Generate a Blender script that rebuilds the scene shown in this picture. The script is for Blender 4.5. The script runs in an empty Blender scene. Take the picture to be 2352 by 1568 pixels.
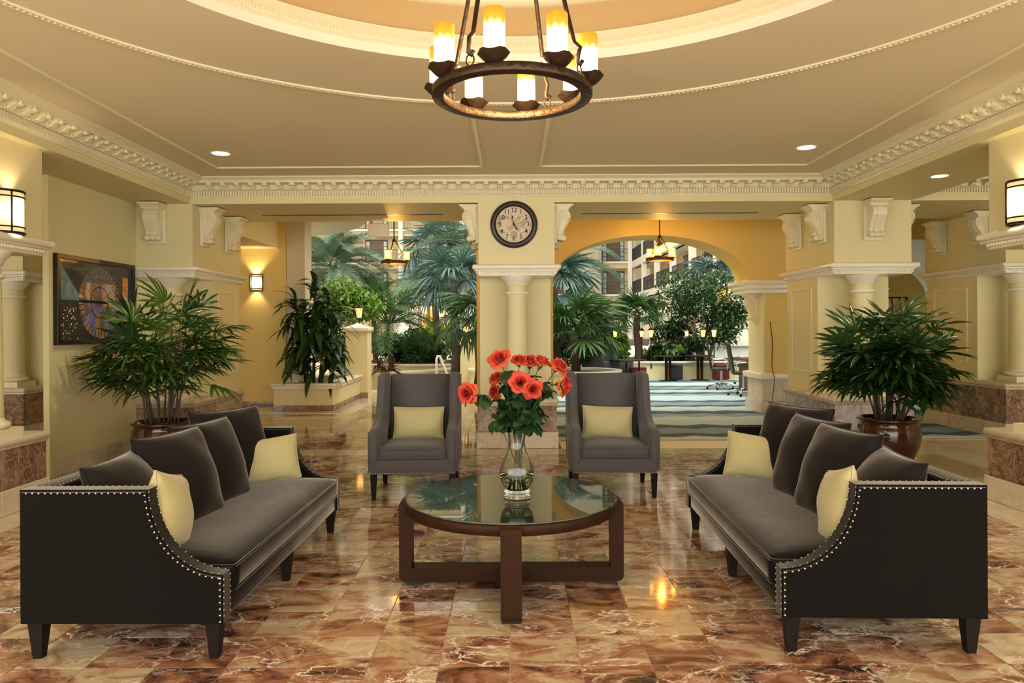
import bpy, bmesh, math, random
from math import sin, cos, pi, radians, sqrt
from mathutils import Vector, Matrix, Euler

# ------------------------------------------------------------------ camera, world, light, exposure
SC = bpy.context.scene
COL = SC.collection
CAM_H = 1.458
FPX = 1650.0                                   # focal length in pixels of the 2352 x 1568 frame
cam_d = bpy.data.cameras.new('camera')
cam_d.sensor_width = 36.0
cam_d.lens = FPX / 2352.0 * 36.0
cam_d.shift_y = -30.0 / 2352.0                 # eye level sits a little above the middle of the frame
cam_d.clip_end = 300
cam = bpy.data.objects.new('camera', cam_d)
cam.location = (0, 0, CAM_H)
cam.rotation_euler = (pi / 2, radians(0.3), 0)
COL.objects.link(cam)
SC.camera = cam

world = bpy.data.worlds.new('daylight')
SC.world = world
world.use_nodes = True
bg = world.node_tree.nodes['Background']
bg.inputs[0].default_value = (1.0, 0.972, 0.90, 1)
bg.inputs[1].default_value = 2.5

SC.view_settings.view_transform = 'Standard'
SC.view_settings.look = 'None'
SC.view_settings.gamma = 1.0
SC.view_settings.use_curve_mapping = False
SC.view_settings.exposure = 1.09
cy = SC.cycles
cy.max_bounces = 7
cy.use_light_tree = False
cy.diffuse_bounces = 3
cy.glossy_bounces = 3
cy.use_adaptive_sampling = True
cy.adaptive_threshold = 0.03
cy.transmission_bounces = 6
cy.transparent_max_bounces = 8
cy.caustics_reflective = False
cy.caustics_refractive = False
cy.sample_clamp_indirect = 6.0
cy.use_denoising = True
LAMP = 0.8                                     # one dial for all the lamps


def lamp(name, kind, loc, power, color, size=0.05, rot=(0, 0, 0), spot=None, blend=0.6, parent=None, size_y=None):
    d = bpy.data.lights.new(name, kind)
    d.energy = power * LAMP
    d.color = color
    if kind == 'AREA':
        d.size = size
        if size_y:
            d.shape = 'RECTANGLE'
            d.size_y = size_y
    else:
        d.shadow_soft_size = size
    if kind == 'SPOT':
        d.spot_size = radians(spot)
        d.spot_blend = blend
    o = bpy.data.objects.new(name, d)
    o.location = loc
    o.rotation_euler = rot
    COL.objects.link(o)
    if parent:
        o.parent = parent
    return o


WARM = (1.0, 0.78, 0.50)
AMBER = (1.0, 0.60, 0.20)
# LIGHTS_TOP

# ------------------------------------------------------------------ helpers: things, parts, meshes
def P3(px, py, d):
    """A place in the room, given where it is seen and how far away it stands (metres)."""
    return Vector(((px - 1176) * d / FPX, d, CAM_H - (py - 754) * d / FPX))


def tag(o, label=None, cat=None, group=None, kind=None):
    if label: o['label'] = label
    if cat: o['category'] = cat
    if group: o['group'] = group
    if kind: o['kind'] = kind
    return o


def empty(name, loc=(0, 0, 0), rz=0.0, label=None, cat=None, group=None, kind=None):
    o = bpy.data.objects.new(name, None)
    o.empty_display_size = 0.1
    o.location = loc
    o.rotation_euler = (0, 0, rz)
    COL.objects.link(o)
    return tag(o, label, cat, group, kind)


def inst(name, mesh, parent=None, loc=(0, 0, 0), rot=(0, 0, 0), scale=(1, 1, 1)):
    o = bpy.data.objects.new(name, mesh)
    o.location = loc
    o.rotation_euler = rot
    o.scale = scale if isinstance(scale, (tuple, list)) else (scale,) * 3
    COL.objects.link(o)
    if parent: o.parent = parent
    return o


def copy_tree(o, parent=None):
    c = o.copy()
    COL.objects.link(c)
    c.parent = parent
    for ch in list(o.children):
        copy_tree(ch, c)
    return c


class MB:
    """Collects faces; build() links them as one mesh object."""
    def __init__(s):
        s.v, s.f, s.sm = [], [], []

    def add(s, vs, fs, smooth=False, M=None):
        b = len(s.v)
        if M is not None:
            vs = [M @ Vector(p) for p in vs]
        s.v.extend([tuple(p) for p in vs])
        for f in fs:
            s.f.append(tuple(b + i for i in f))
            s.sm.append(smooth)
        return s

    def box(s, x0, x1, y0, y1, z0, z1, M=None):
        vs = [(x0, y0, z0), (x1, y0, z0), (x1, y1, z0), (x0, y1, z0), (x0, y0, z1), (x1, y0, z1), (x1, y1, z1), (x0, y1, z1)]
        return s.add(vs, [(0, 3, 2, 1), (4, 5, 6, 7), (0, 1, 5, 4), (1, 2, 6, 5), (2, 3, 7, 6), (3, 0, 4, 7)], M=M)

    def rbox(s, x0, x1, y0, y1, z0, z1, r=0.02, seg=2, M=None, smooth=True):
        bm = bmesh.new()
        bmesh.ops.create_cube(bm, size=1.0)
        for v in bm.verts:
            v.co = Vector(((x0 + x1) / 2 + v.co.x * (x1 - x0), (y0 + y1) / 2 + v.co.y * (y1 - y0), (z0 + z1) / 2 + v.co.z * (z1 - z0)))
        bmesh.ops.bevel(bm, geom=bm.edges[:] , offset=r, segments=seg, profile=0.5, affect='EDGES', clamp_overlap=True)
        return s.addbm(bm, smooth, M)

    def addbm(s, bm, smooth=True, M=None):
        bm.verts.index_update()
        vs = [v.co.copy() for v in bm.verts]
        fs = [tuple(v.index for v in f.verts) for f in bm.faces]
        bm.free()
        return s.add(vs, fs, smooth, M)

    def lathe(s, prof, c=(0, 0, 0), seg=24, smooth=True, M=None, a0=0.0, a1=2 * pi, caps=False):
        full = abs(a1 - a0 - 2 * pi) < 1e-6
        n = seg if full else seg + 1
        vs, fs = [], []
        for (r, z) in prof:
            for i in range(n):
                a = a0 + (a1 - a0) * i / seg
                vs.append((c[0] + r * cos(a), c[1] + r * sin(a), c[2] + z))
        for j in range(len(prof) - 1):
            for i in range(seg):
                k = (i + 1) % n
                fs.append((j * n + i, j * n + k, (j + 1) * n + k, (j + 1) * n + i))
        if caps and full:
            fs.append(tuple(reversed(range(n))))
            fs.append(tuple((len(prof) - 1) * n + i for i in range(n)))
        return s.add(vs, fs, smooth, M)

    def tube(s, pts, rad, seg=8, smooth=True, M=None, closed=False, caps=True):
        pts = [Vector(p) for p in pts]
        n = len(pts)
        rads = rad if isinstance(rad, (list, tuple)) else [rad] * n
        vs, fs = [], []
        prev = None
        for i, p in enumerate(pts):
            a = pts[(i - 1) % n] if (closed or i > 0) else p
            b = pts[(i + 1) % n] if (closed or i < n - 1) else p
            t = (b - a).normalized() if (b - a).length > 1e-9 else Vector((0, 0, 1))
            if prev is None:
                up = Vector((0, 0, 1)) if abs(t.z) < 0.9 else Vector((1, 0, 0))
                u = t.cross(up).normalized()
            else:
                u = (prev - t * prev.dot(t))
                u = u.normalized() if u.length > 1e-6 else t.orthogonal().normalized()
            prev = u
            w = t.cross(u)
            for k in range(seg):
                an = 2 * pi * k / seg
                vs.append(p + (u * cos(an) + w * sin(an)) * rads[i])
        m = n if closed else n - 1
        for i in range(m):
            j = (i + 1) % n
            for k in range(seg):
                l = (k + 1) % seg
                fs.append((i * seg + k, i * seg + l, j * seg + l, j * seg + k))
        if caps and not closed:
            fs.append(tuple(reversed(range(seg))))
            fs.append(tuple((n - 1) * seg + k for k in range(seg)))
        return s.add(vs, fs, smooth, M)

    def prism(s, poly, a0, a1, axis='y', M=None, smooth=False):
        """Extrude a 2-D outline: axis 'y' takes (x,z), 'x' takes (y,z), 'z' takes (x,y)."""
        def mk(p, a):
            return {'y': (p[0], a, p[1]), 'x': (a, p[0], p[1]), 'z': (p[0], p[1], a)}[axis]
        n = len(poly)
        vs = [mk(p, a0) for p in poly] + [mk(p, a1) for p in poly]
        fs = [tuple(range(n)), tuple(reversed(range(n, 2 * n)))]
        s.add(vs, fs, False, M)
        b = len(s.v) - 2 * n
        for i in range(n):
            j = (i + 1) % n
            s.f.append((b + j, b + i, b + n + i, b + n + j))
            s.sm.append(smooth)
        return s

    def ball(s, c, r, seg=10, rings=6, sc=(1, 1, 1), M=None):
        vs, fs = [], []
        for j in range(rings + 1):
            t = pi * j / rings
            for i in range(seg):
                a = 2 * pi * i / seg
                vs.append((c[0] + r * sc[0] * sin(t) * cos(a), c[1] + r * sc[1] * sin(t) * sin(a), c[2] + r * sc[2] * cos(t)))
        for j in range(rings):
            for i in range(seg):
                k = (i + 1) % seg
                fs.append((j * seg + i, (j + 1) * seg + i, (j + 1) * seg + k, j * seg + k))
        return s.add(vs, fs, True, M)

    def mesh(s, name, mat=None):
        me = bpy.data.meshes.new(name)
        me.from_pydata(s.v, [], s.f)
        me.polygons.foreach_set('use_smooth', s.sm)
        if mat: me.materials.append(mat)
        me.update()
        return me

    def build(s, name, mat, parent=None, loc=(0, 0, 0), rot=(0, 0, 0), fix=False):
        me = s.mesh(name, mat)
        if fix:
            bm = bmesh.new(); bm.from_mesh(me)
            bmesh.ops.remove_doubles(bm, verts=bm.verts, dist=1e-5)
            bmesh.ops.recalc_face_normals(bm, faces=bm.faces)
            bm.to_mesh(me); bm.free()
        return inst(name, me, parent, loc, rot)


# ------------------------------------------------------------------ materials
class NT:
    def __init__(s, name):
        s.m = bpy.data.materials.new(name)
        s.m.use_nodes = True
        s.t = s.m.node_tree
        s.b = s.t.nodes['Principled BSDF']
        s.out = s.t.nodes['Material Output']

    def n(s, typ, ins=None, **kw):
        nd = s.t.nodes.new('ShaderNode' + typ)
        for k, v in kw.items(): setattr(nd, k, v)
        for k, v in (ins or {}).items(): s.set(nd.inputs[k], v)
        return nd

    def set(s, sock, v):
        if isinstance(v, bpy.types.NodeSocket): s.t.links.new(v, sock)
        elif isinstance(v, bpy.types.Node): s.t.links.new(v.outputs[0], sock)
        else:
            if isinstance(v, (tuple, list)) and len(v) == 3 and sock.type == 'RGBA': v = (*v, 1)
            sock.default_value = v

    def P(s, **kw):
        for k, v in kw.items():
            s.set(s.b.inputs[k.replace('_', ' ')], v)
        return s

    def math(s, op, a, b=None, c=None, clamp=False):
        nd = s.n('Math', operation=op, use_clamp=clamp)
        s.set(nd.inputs[0], a)
        if b is not None: s.set(nd.inputs[1], b)
        if c is not None: s.set(nd.inputs[2], c)
        return nd.outputs[0]

    def vmath(s, op, a, b=None):
        nd = s.n('VectorMath', operation=op)
        s.set(nd.inputs[0], a)
        if b is not None: s.set(nd.inputs[1], b)
        return nd.outputs[0] if op not in ('LENGTH', 'DOT_PRODUCT', 'DISTANCE') else nd.outputs[1]

    def mix(s, f, a, b, typ='MIX'):
        nd = s.n('Mix', data_type='RGBA', blend_type=typ)
        s.set(nd.inputs[0], f); s.set(nd.inputs[6], a); s.set(nd.inputs[7], b)
        return nd.outputs[2]

    def noise(s, vec=None, scale=5.0, detail=4.0, rough=0.5, dist=0.0, out=0):
        nd = s.n('TexNoise', {'Scale': scale, 'Detail': detail, 'Roughness': rough, 'Distortion': dist})
        if vec is not None: s.set(nd.inputs['Vector'], vec)
        return nd.outputs[out]

    def ramp(s, f, stops, interp='LINEAR'):
        nd = s.n('ValToRGB')
        cr = nd.color_ramp
        cr.interpolation = interp
        while len(cr.elements) < len(stops): cr.elements.new(0.5)
        for e, (p, c) in zip(cr.elements, stops):
            e.position = p
            e.color = (*c, 1) if len(c) == 3 else c
        s.set(nd.inputs[0], f)
        return nd.outputs[0]

    def bump(s, h, strength=0.2, dist=0.01):
        nd = s.n('Bump', {'Strength': strength, 'Distance': dist})
        s.set(nd.inputs['Height'], h)
        s.set(s.b.inputs['Normal'], nd.outputs[0])
        return s

    def pos(s): return s.n('NewGeometry').outputs['Position']
    def obj(s): return s.n('TexCoord').outputs['Object']
    def rnd(s): return s.n('ObjectInfo').outputs['Random']
    def sep(s, v): return s.n('SeparateXYZ', {0: v}).outputs
    def comb(s, x, y, z):
        nd = s.n('CombineXYZ'); s.set(nd.inputs[0], x); s.set(nd.inputs[1], y); s.set(nd.inputs[2], z)
        return nd.outputs[0]


def plain(name, col, rough=0.5, metal=0.0, bump=0.0, bscale=200, var=0.0, vscale=3.0, spec=0.5, sheen=0.0, coat=0.0):
    t = NT(name)
    if var:
        f = t.noise(t.pos(), vscale, 4)
        c = t.mix(f, tuple(max(0, x * (1 - var)) for x in col), tuple(min(1, x * (1 + var)) for x in col))
    else: c = col
    t.P(Base_Color=c, Roughness=rough, Metallic=metal)
    t.b.inputs['Specular IOR Level'].default_value = spec
    if sheen:
        t.b.inputs['Sheen Weight'].default_value = sheen
        t.b.inputs['Sheen Roughness'].default_value = 0.45
    if coat: t.b.inputs['Coat Weight'].default_value = coat
    if bump: t.bump(t.noise(t.pos(), bscale, 3), bump, 0.003)
    return t.m


def glow(name, col, strength, base=(0.8, 0.7, 0.5)):
    t = NT(name)
    t.P(Base_Color=base, Roughness=0.4, Emission_Color=col, Emission_Strength=strength)
    return t.m


M = {}
M['wall'] = plain('wall_paint', (0.76, 0.67, 0.37), 0.55, bump=0.25, bscale=140, spec=0.3)
M['wall_gold'] = plain('gold_wall_paint', (0.76, 0.55, 0.165), 0.55, bump=0.2, bscale=140, spec=0.3)
M['ceiling'] = plain('ceiling_paint', (0.80, 0.695, 0.485), 0.65, bump=0.15, bscale=160, spec=0.2)
M['dome'] = plain('dome_paint', (0.56, 0.38, 0.17), 0.6, spec=0.2)
M['trim'] = plain('trim_paint', (0.82, 0.745, 0.50), 0.38, spec=0.4)
M['trim_bright'] = plain('ledge_paint', (0.86, 0.80, 0.64), 0.22, spec=0.5)
M['stucco'] = plain('rough_stucco', (0.66, 0.57, 0.38), 0.8, bump=1.0, bscale=14, var=0.12, vscale=9)
M['black_metal'] = plain('black_metal', (0.02, 0.018, 0.016), 0.4, 0.6, spec=0.4)
M['white_wall'] = plain('atrium_white', (0.82, 0.80, 0.70), 0.6)
M['atrium_cream'] = plain('atrium_cream', (0.72, 0.60, 0.38), 0.65)
M['travertine'] = None


def marble_floor():
    t = NT('marble_floor_tiles')
    p = t.pos()
    S = 0.307
    cell = t.vmath('FLOOR', t.vmath('DIVIDE', t.vmath('SUBTRACT', p, (-0.016, 3.104, -50.0)), (S, S, 100.0)))
    wn = t.n('TexWhiteNoise', noise_dimensions='3D')
    t.set(wn.inputs['Vector'], cell)
    off = t.vmath('SCALE', wn.outputs['Color'], None)
    off.node.inputs['Scale'].default_value = 37.0
    q = t.vmath('ADD', t.vmath('MULTIPLY', p, (0.75, 1.35, 1.0)), off)
    n1 = t.noise(q, 4.6, 8, 0.62, 0.9)
    val = t.math('ADD', n1, t.math('MULTIPLY', t.math('SUBTRACT', wn.outputs['Value'], 0.5), 0.17))
    base = t.ramp(val, [(0.30, (0.048, 0.023, 0.016)), (0.385, (0.170, 0.070, 0.043)), (0.465, (0.320, 0.148, 0.086)), (0.52, (0.390, 0.222, 0.132)), (0.565, (0.470, 0.352, 0.218)), (0.72, (0.55, 0.455, 0.305))])
    wob = t.vmath('SCALE', t.vmath('SUBTRACT', t.noise(q, 3.0, 5, 0.6, 0.4, 1), (0.5, 0.5, 0.5)), None)
    wob.node.inputs['Scale'].default_value = 0.55
    vo = t.n('TexVoronoi', {'Scale': 3.6}, feature='DISTANCE_TO_EDGE')
    t.set(vo.inputs['Vector'], t.vmath('ADD', q, wob))
    vein = t.math('SUBTRACT', 1.0, t.math('MULTIPLY', vo.outputs['Distance'], 30.0), clamp=True)
    vo2 = t.n('TexVoronoi', {'Scale': 8.0}, feature='DISTANCE_TO_EDGE')
    t.set(vo2.inputs['Vector'], t.vmath('ADD', q, wob))
    vein2 = t.math('MULTIPLY', t.math('SUBTRACT', 1.0, t.math('MULTIPLY', vo2.outputs['Distance'], 34.0), clamp=True), 0.55)
    mask = t.math('MULTIPLY', t.math('SUBTRACT', t.noise(q, 2.6, 3), 0.38), 5.0, clamp=True)
    bc = t.math('SUBTRACT', 1.15, t.math('MULTIPLY', t.math('SUBTRACT', val, 0.35), 2.2), clamp=True)
    vein = t.math('MULTIPLY', t.math('MULTIPLY', t.math('MAXIMUM', vein, vein2), mask), t.math('ADD', 0.45, t.math('MULTIPLY', bc, 0.6)), clamp=True)
    c = t.mix(vein, base, (0.90, 0.85, 0.74))
    t.P(Base_Color=c, Roughness=0.07)
    t.b.inputs['Specular IOR Level'].default_value = 0.6
    return t.m


def stone(name, cols, scale, rough, vein=0.5, veincol=(0.6, 0.5, 0.38), per=1.0):
    t = NT(name)
    r = t.rnd()
    q = t.vmath('ADD', t.obj(), t.comb(t.math('MULTIPLY', r, 51.0), t.math('MULTIPLY', r, 17.0), t.math('MULTIPLY', r, 33.0)))
    n1 = t.noise(q, scale, 7, 0.6, 1.2)
    val = t.math('ADD', n1, t.math('MULTIPLY', t.math('SUBTRACT', r, 0.5), 0.25 * per))
    k = len(cols)
    base = t.ramp(val, [(0.3 + 0.4 * i / (k - 1), c) for i, c in enumerate(cols)])
    if vein:
        v1 = t.math('ABSOLUTE', t.math('SUBTRACT', t.noise(q, scale * 0.7, 6, 0.65, 2.5), 0.5))
        f = t.math('MULTIPLY', t.math('SUBTRACT', 1.0, t.math('MULTIPLY', v1, 45.0), clamp=True), vein)
        base = t.mix(f, base, veincol)
    t.P(Base_Color=base, Roughness=rough)
    return t.m


M['floor_marble'] = marble_floor()
M['brown_marble'] = stone('brown_marble', [(0.075, 0.034, 0.02), (0.17, 0.085, 0.05), (0.28, 0.16, 0.09), (0.36, 0.25, 0.16)], 7, 0.12, 0.7)
M['travertine'] = stone('travertine', [(0.48, 0.38, 0.25), (0.62, 0.52, 0.37), (0.70, 0.61, 0.47)], 12, 0.45, 0.15, (0.75, 0.68, 0.55), 1.4)
M['beige_tile'] = stone('beige_floor_stone', [(0.52, 0.42, 0.26), (0.60, 0.50, 0.33), (0.66, 0.57, 0.40)], 6, 0.10, 0.1, per=0.6)
M['grout'] = plain('grout', (0.72, 0.60, 0.40), 0.7)


def carpet_mat():
    t = NT('striped_carpet')
    x, y, z = t.sep(t.pos())
    wob = t.math('MULTIPLY', t.math('PINGPONG', t.math('ADD', x, t.math('MULTIPLY', y, 0.21)), 0.32), 0.42)
    s = t.math('ADD', y, wob)
    f = t.math('FRACT', t.math('DIVIDE', s, 3.6))
    c = t.ramp(f, [(0.0, (0.50, 0.66, 0.68)), (0.13, (0.56, 0.66, 0.58)), (0.27, (0.25, 0.38, 0.46)), (0.38, (0.095, 0.105, 0.105)), (0.50, (0.44, 0.62, 0.66)), (0.60, (0.54, 0.64, 0.56)), (0.68, (0.10, 0.11, 0.11)), (0.76, (0.24, 0.36, 0.42)), (0.90, (0.105, 0.125, 0.14))], 'CONSTANT')
    sp = t.noise(t.pos(), 260, 2)
    c = t.mix(t.math('MULTIPLY', sp, 0.3), c, (0.15, 0.18, 0.19))
    t.P(Base_Color=c, Roughness=0.95)
    t.b.inputs['Specular IOR Level'].default_value = 0.1
    t.bump(sp, 0.4, 0.004)
    return t.m


M['carpet'] = carpet_mat()


def velvet(name, col, rim):
    t = NT(name)
    n = t.noise(t.obj(), 5, 4, 0.6, 0.6)
    c = t.mix(n, tuple(x * 0.75 for x in col), tuple(min(1, x * 1.3) for x in col))
    nap = t.math('ADD', 0.50, t.math('MULTIPLY', t.noise(t.obj(), 2.2, 3, 0.5, 0.8), 0.55))
    t.P(Base_Color=c, Roughness=0.8, Sheen_Weight=nap, Sheen_Roughness=0.33, Sheen_Tint=rim)
    t.b.inputs['Specular IOR Level'].default_value = 0.08
    w = t.noise(t.obj(), 5, 3, 0.5, 0.6)
    t.bump(t.math('ADD', t.math('MULTIPLY', w, 1.0), t.math('MULTIPLY', t.noise(t.obj(), 400, 2), 0.04)), 0.16, 0.012)
    return t.m


M['velvet'] = velvet('charcoal_velvet', (0.0040, 0.0032, 0.0026), (0.88, 0.77, 0.67))
M['velvet_pillow'] = velvet('charcoal_velvet_cushion', (0.0125, 0.0105, 0.0095), (0.74, 0.65, 0.58))


def weave(name, c1, c2, scale, rough=0.85, bump=0.4, sheen=0.2):
    t = NT(name)
    o = t.obj()
    n = t.noise(o, scale, 2, 0.6)
    big = t.noise(o, 7, 3)
    c = t.mix(n, c1, c2)
    t.P(Base_Color=c, Roughness=rough, Sheen_Weight=sheen)
    t.b.inputs['Specular IOR Level'].default_value = 0.25
    t.bump(t.math('ADD', t.math('MULTIPLY', n, 0.25), big), bump, 0.006)
    return t.m


M['chair_fabric'] = weave('grey_brown_wool', (0.062, 0.057, 0.058), (0.105, 0.098, 0.099), 330, bump=0.15)
M['lime'] = weave('lime_silk', (0.37, 0.325, 0.145), (0.54, 0.485, 0.245), 260, 0.5, 0.35, 0.3)
M['dark_wood'] = plain('dark_leg_wood', (0.010, 0.006, 0.0045), 0.5, spec=0.15)


def wood(name, c1, c2, rough=0.3):
    t = NT(name)
    n = t.noise(t.vmath('MULTIPLY', t.obj(), (6, 6, 1.2)), 6, 5, 0.6, 0.8)
    t.P(Base_Color=t.mix(n, c1, c2), Roughness=rough)
    t.b.inputs['Specular IOR Level'].default_value = 0.1
    return t.m


M['wood'] = wood('walnut', (0.015, 0.006, 0.002), (0.042, 0.0155, 0.0045), 0.42)
M['wood_mid'] = wood('brown_wood', (0.10, 0.045, 0.02), (0.20, 0.09, 0.04), 0.4)
M['nail'] = plain('nickel_nails', (0.58, 0.54, 0.48), 0.3, 1.0)
M['chrome'] = plain('chrome', (0.8, 0.8, 0.8), 0.12, 1.0)


def glass_top():
    t = NT('tinted_table_glass')
    t.P(Base_Color=(0.030, 0.040, 0.034), Roughness=0.015, IOR=2.1)
    return t.m


M['table_glass'] = glass_top()


def clear_glass(name, col, ior=1.45):
    t = NT(name)
    g = t.n('BsdfGlass', {'Color': col, 'Roughness': 0.0, 'IOR': ior})
    t.set(t.out.inputs[0], g.outputs[0])
    return t.m


M['glass'] = clear_glass('clear_glass', (0.97, 0.98, 0.96))
M['water'] = clear_glass('water', (0.93, 0.96, 0.80), 1.33)


def iron():
    t = NT('hammered_bronze')
    p = t.obj()
    n = t.noise(p, 40, 3)
    t.P(Base_Color=t.mix(n, (0.030, 0.018, 0.011), (0.085, 0.052, 0.030)), Metallic=0.75, Roughness=0.42)
    t.bump(n, 0.8, 0.006)
    return t.m


M['iron'] = iron()


def candle_mat(h, strength=4.0):
    """Amber glass lit from inside by the bulb at its foot."""
    t = NT('amber_candle_glass')
    z = t.sep(t.obj())[2]
    n = t.noise(t.vmath('MULTIPLY', t.obj(), (60, 60, 14)), 1.0, 3)
    f = t.math('ADD', t.math('DIVIDE', z, h), t.math('MULTIPLY', t.math('SUBTRACT', n, 0.5), 0.30))
    col = t.ramp(f, [(0.0, (1.0, 0.72, 0.34)), (0.18, (1.0, 0.83, 0.55)), (0.52, (1.0, 0.78, 0.42)), (0.70, (1.0, 0.42, 0.03)), (1.0, (0.90, 0.30, 0.012))])
    st = t.ramp(f, [(0.0, (0.45,) * 3), (0.25, (1.0,) * 3), (0.50, (0.7,) * 3), (0.68, (0.14,) * 3), (1.0, (0.085,) * 3)])
    t.P(Base_Color=(0.30, 0.13, 0.015), Roughness=0.3, Emission_Color=col, Emission_Strength=t.math('MULTIPLY', st, strength))
    return t.m


M['candle'] = candle_mat(0.165)
M['sconce_glass'] = None


def sconce_mat():
    t = NT('sconce_parchment')
    x, _y, z = t.sep(t.obj())
    f = t.math('SQRT', t.math('ADD', t.math('POWER', t.math('DIVIDE', z, 0.172), 2.0), t.math('POWER', t.math('DIVIDE', x, 0.19), 2.0)))
    col = t.ramp(f, [(0.0, (1.0, 0.86, 0.60)), (0.55, (1.0, 0.80, 0.48)), (1.0, (1.0, 0.60, 0.22))])
    st = t.ramp(f, [(0.0, (1.0,) * 3), (0.45, (0.75,) * 3), (0.8, (0.2,) * 3), (1.0, (0.12,) * 3)])
    t.P(Base_Color=(0.8, 0.65, 0.4), Roughness=0.5, Emission_Color=col, Emission_Strength=t.math('MULTIPLY', st, 1.5))
    return t.m


M['sconce_glass'] = sconce_mat()
M['lamp_white'] = glow('lamp_white', (1.0, 0.93, 0.78), 5.0)
M['lamp_gold'] = glow('lamp_gold', (1.0, 0.46, 0.06), 2.6)
M['bulb'] = glow('bulb', (1.0, 0.70, 0.26), 16.0)
M['exit_red'] = glow('exit_red', (1.0, 0.02, 0.01), 1.5, (0.6, 0.02, 0.02))


def leaf_mat(name, c1, c2, rough=0.35, tip=None):
    t = NT(name)
    r = t.rnd()
    n = t.noise(t.obj(), 6, 3)
    f = t.math('ADD', t.math('MULTIPLY', r, 0.6), t.math('MULTIPLY', n, 0.4))
    c = t.mix(f, c1, c2)
    t.P(Base_Color=c, Roughness=rough)
    t.b.inputs['Transmission Weight'].default_value = 0.0
    # thin leaf: let some light through
    tr = t.n('BsdfTranslucent', {'Color': c})
    mx = t.n('MixShader', {0: 0.22})
    t.t.links.new(t.b.outputs[0], mx.inputs[1])
    t.t.links.new(tr.outputs[0], mx.inputs[2])
    t.t.links.new(mx.outputs[0], t.out.inputs[0])
    return t.m


M['rhapis_a'] = leaf_mat('palm_leaf_light', (0.024, 0.075, 0.010), (0.115, 0.23, 0.026))
M['rhapis_b'] = leaf_mat('palm_leaf_dark', (0.012, 0.042, 0.010), (0.040, 0.100, 0.022), 0.25)
M['leaf_tip'] = leaf_mat('dry_leaf_tip', (0.30, 0.20, 0.08), (0.42, 0.30, 0.12), 0.6)
M['fan'] = leaf_mat('fan_palm_leaf', (0.030, 0.075, 0.058), (0.13, 0.24, 0.21), 0.4)
M['fan_green'] = leaf_mat('green_fan_palm_leaf', (0.020, 0.062, 0.016), (0.075, 0.17, 0.04), 0.4)
M['feather'] = leaf_mat('feather_palm_leaf', (0.045, 0.095, 0.050), (0.19, 0.29, 0.20), 0.45)
M['ficus'] = leaf_mat('ficus_leaf', (0.018, 0.055, 0.014), (0.070, 0.155, 0.040), 0.3)
M['bright_leaf'] = leaf_mat('bright_leaf', (0.07, 0.18, 0.015), (0.20, 0.38, 0.03), 0.35)
M['dark_leaf'] = leaf_mat('dark_glossy_leaf', (0.012, 0.045, 0.010), (0.050, 0.12, 0.022), 0.22)
M['red_leaf'] = leaf_mat('red_bromeliad_leaf', (0.12, 0.020, 0.015), (0.22, 0.07, 0.02), 0.35)
M['cane'] = plain('brown_cane', (0.075, 0.050, 0.032), 0.7, var=0.4, vscale=30, bump=0.5, bscale=60)
M['trunk'] = plain('palm_trunk', (0.055, 0.038, 0.024), 0.9, var=0.5, vscale=20, bump=1.0, bscale=40)
M['pale_trunk'] = plain('pale_trunk', (0.38, 0.30, 0.20), 0.8, var=0.2, vscale=12)
M['soil'] = plain('soil', (0.035, 0.022, 0.014), 0.95, bump=1.0, bscale=60)
M['pot'] = NT('oxblood_glaze').P(Base_Color=(0.045, 0.010, 0.006), Roughness=0.1, Coat_Weight=0.25).m
M['stem'] = plain('rose_stem', (0.045, 0.085, 0.020), 0.45)


def rose_mat(nm='coral_rose_petal', stops=None, flat=(0.66, 0.07, 0.02)):
    t = NT(nm)
    x, y, z = t.sep(t.obj())
    r = t.rnd()
    f = t.math('ADD', t.math('MULTIPLY', z, 22.0), t.math('MULTIPLY', t.math('SUBTRACT', t.noise(t.obj(), 25, 2), 0.5), 0.5))
    c = t.ramp(f, stops or [(0.05, (0.80, 0.42, 0.10)), (0.35, (0.62, 0.085, 0.030)), (0.62, (0.60, 0.048, 0.030)), (0.9, (0.72, 0.13, 0.05))])
    c = t.mix(t.math('MULTIPLY', r, 0.45), c, flat)
    t.P(Base_Color=c, Roughness=0.55)
    tr = t.n('BsdfTranslucent', {'Color': c})
    mx = t.n('MixShader', {0: 0.25})
    t.t.links.new(t.b.outputs[0], mx.inputs[1]); t.t.links.new(tr.outputs[0], mx.inputs[2])
    t.t.links.new(mx.outputs[0], t.out.inputs[0])
    return t.m


M['rose'] = rose_mat()
M['rose_heart'] = rose_mat('pink_rose_heart', [(0.05, (0.55, 0.03, 0.03)), (0.4, (0.48, 0.018, 0.035)), (0.7, (0.58, 0.035, 0.050)), (0.95, (0.75, 0.14, 0.06))], (0.52, 0.018, 0.05))

# ================================================================== the room
ZB, ZC = 2.995, 3.28            # underside of the beams, ceiling
XF = 3.92                       # inner face of the side beams
YF, YB = 8.77, 10.25            # front and back face of the rear beam
DC = (0.02, 2.74)               # centre of the round ceiling recess

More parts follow.
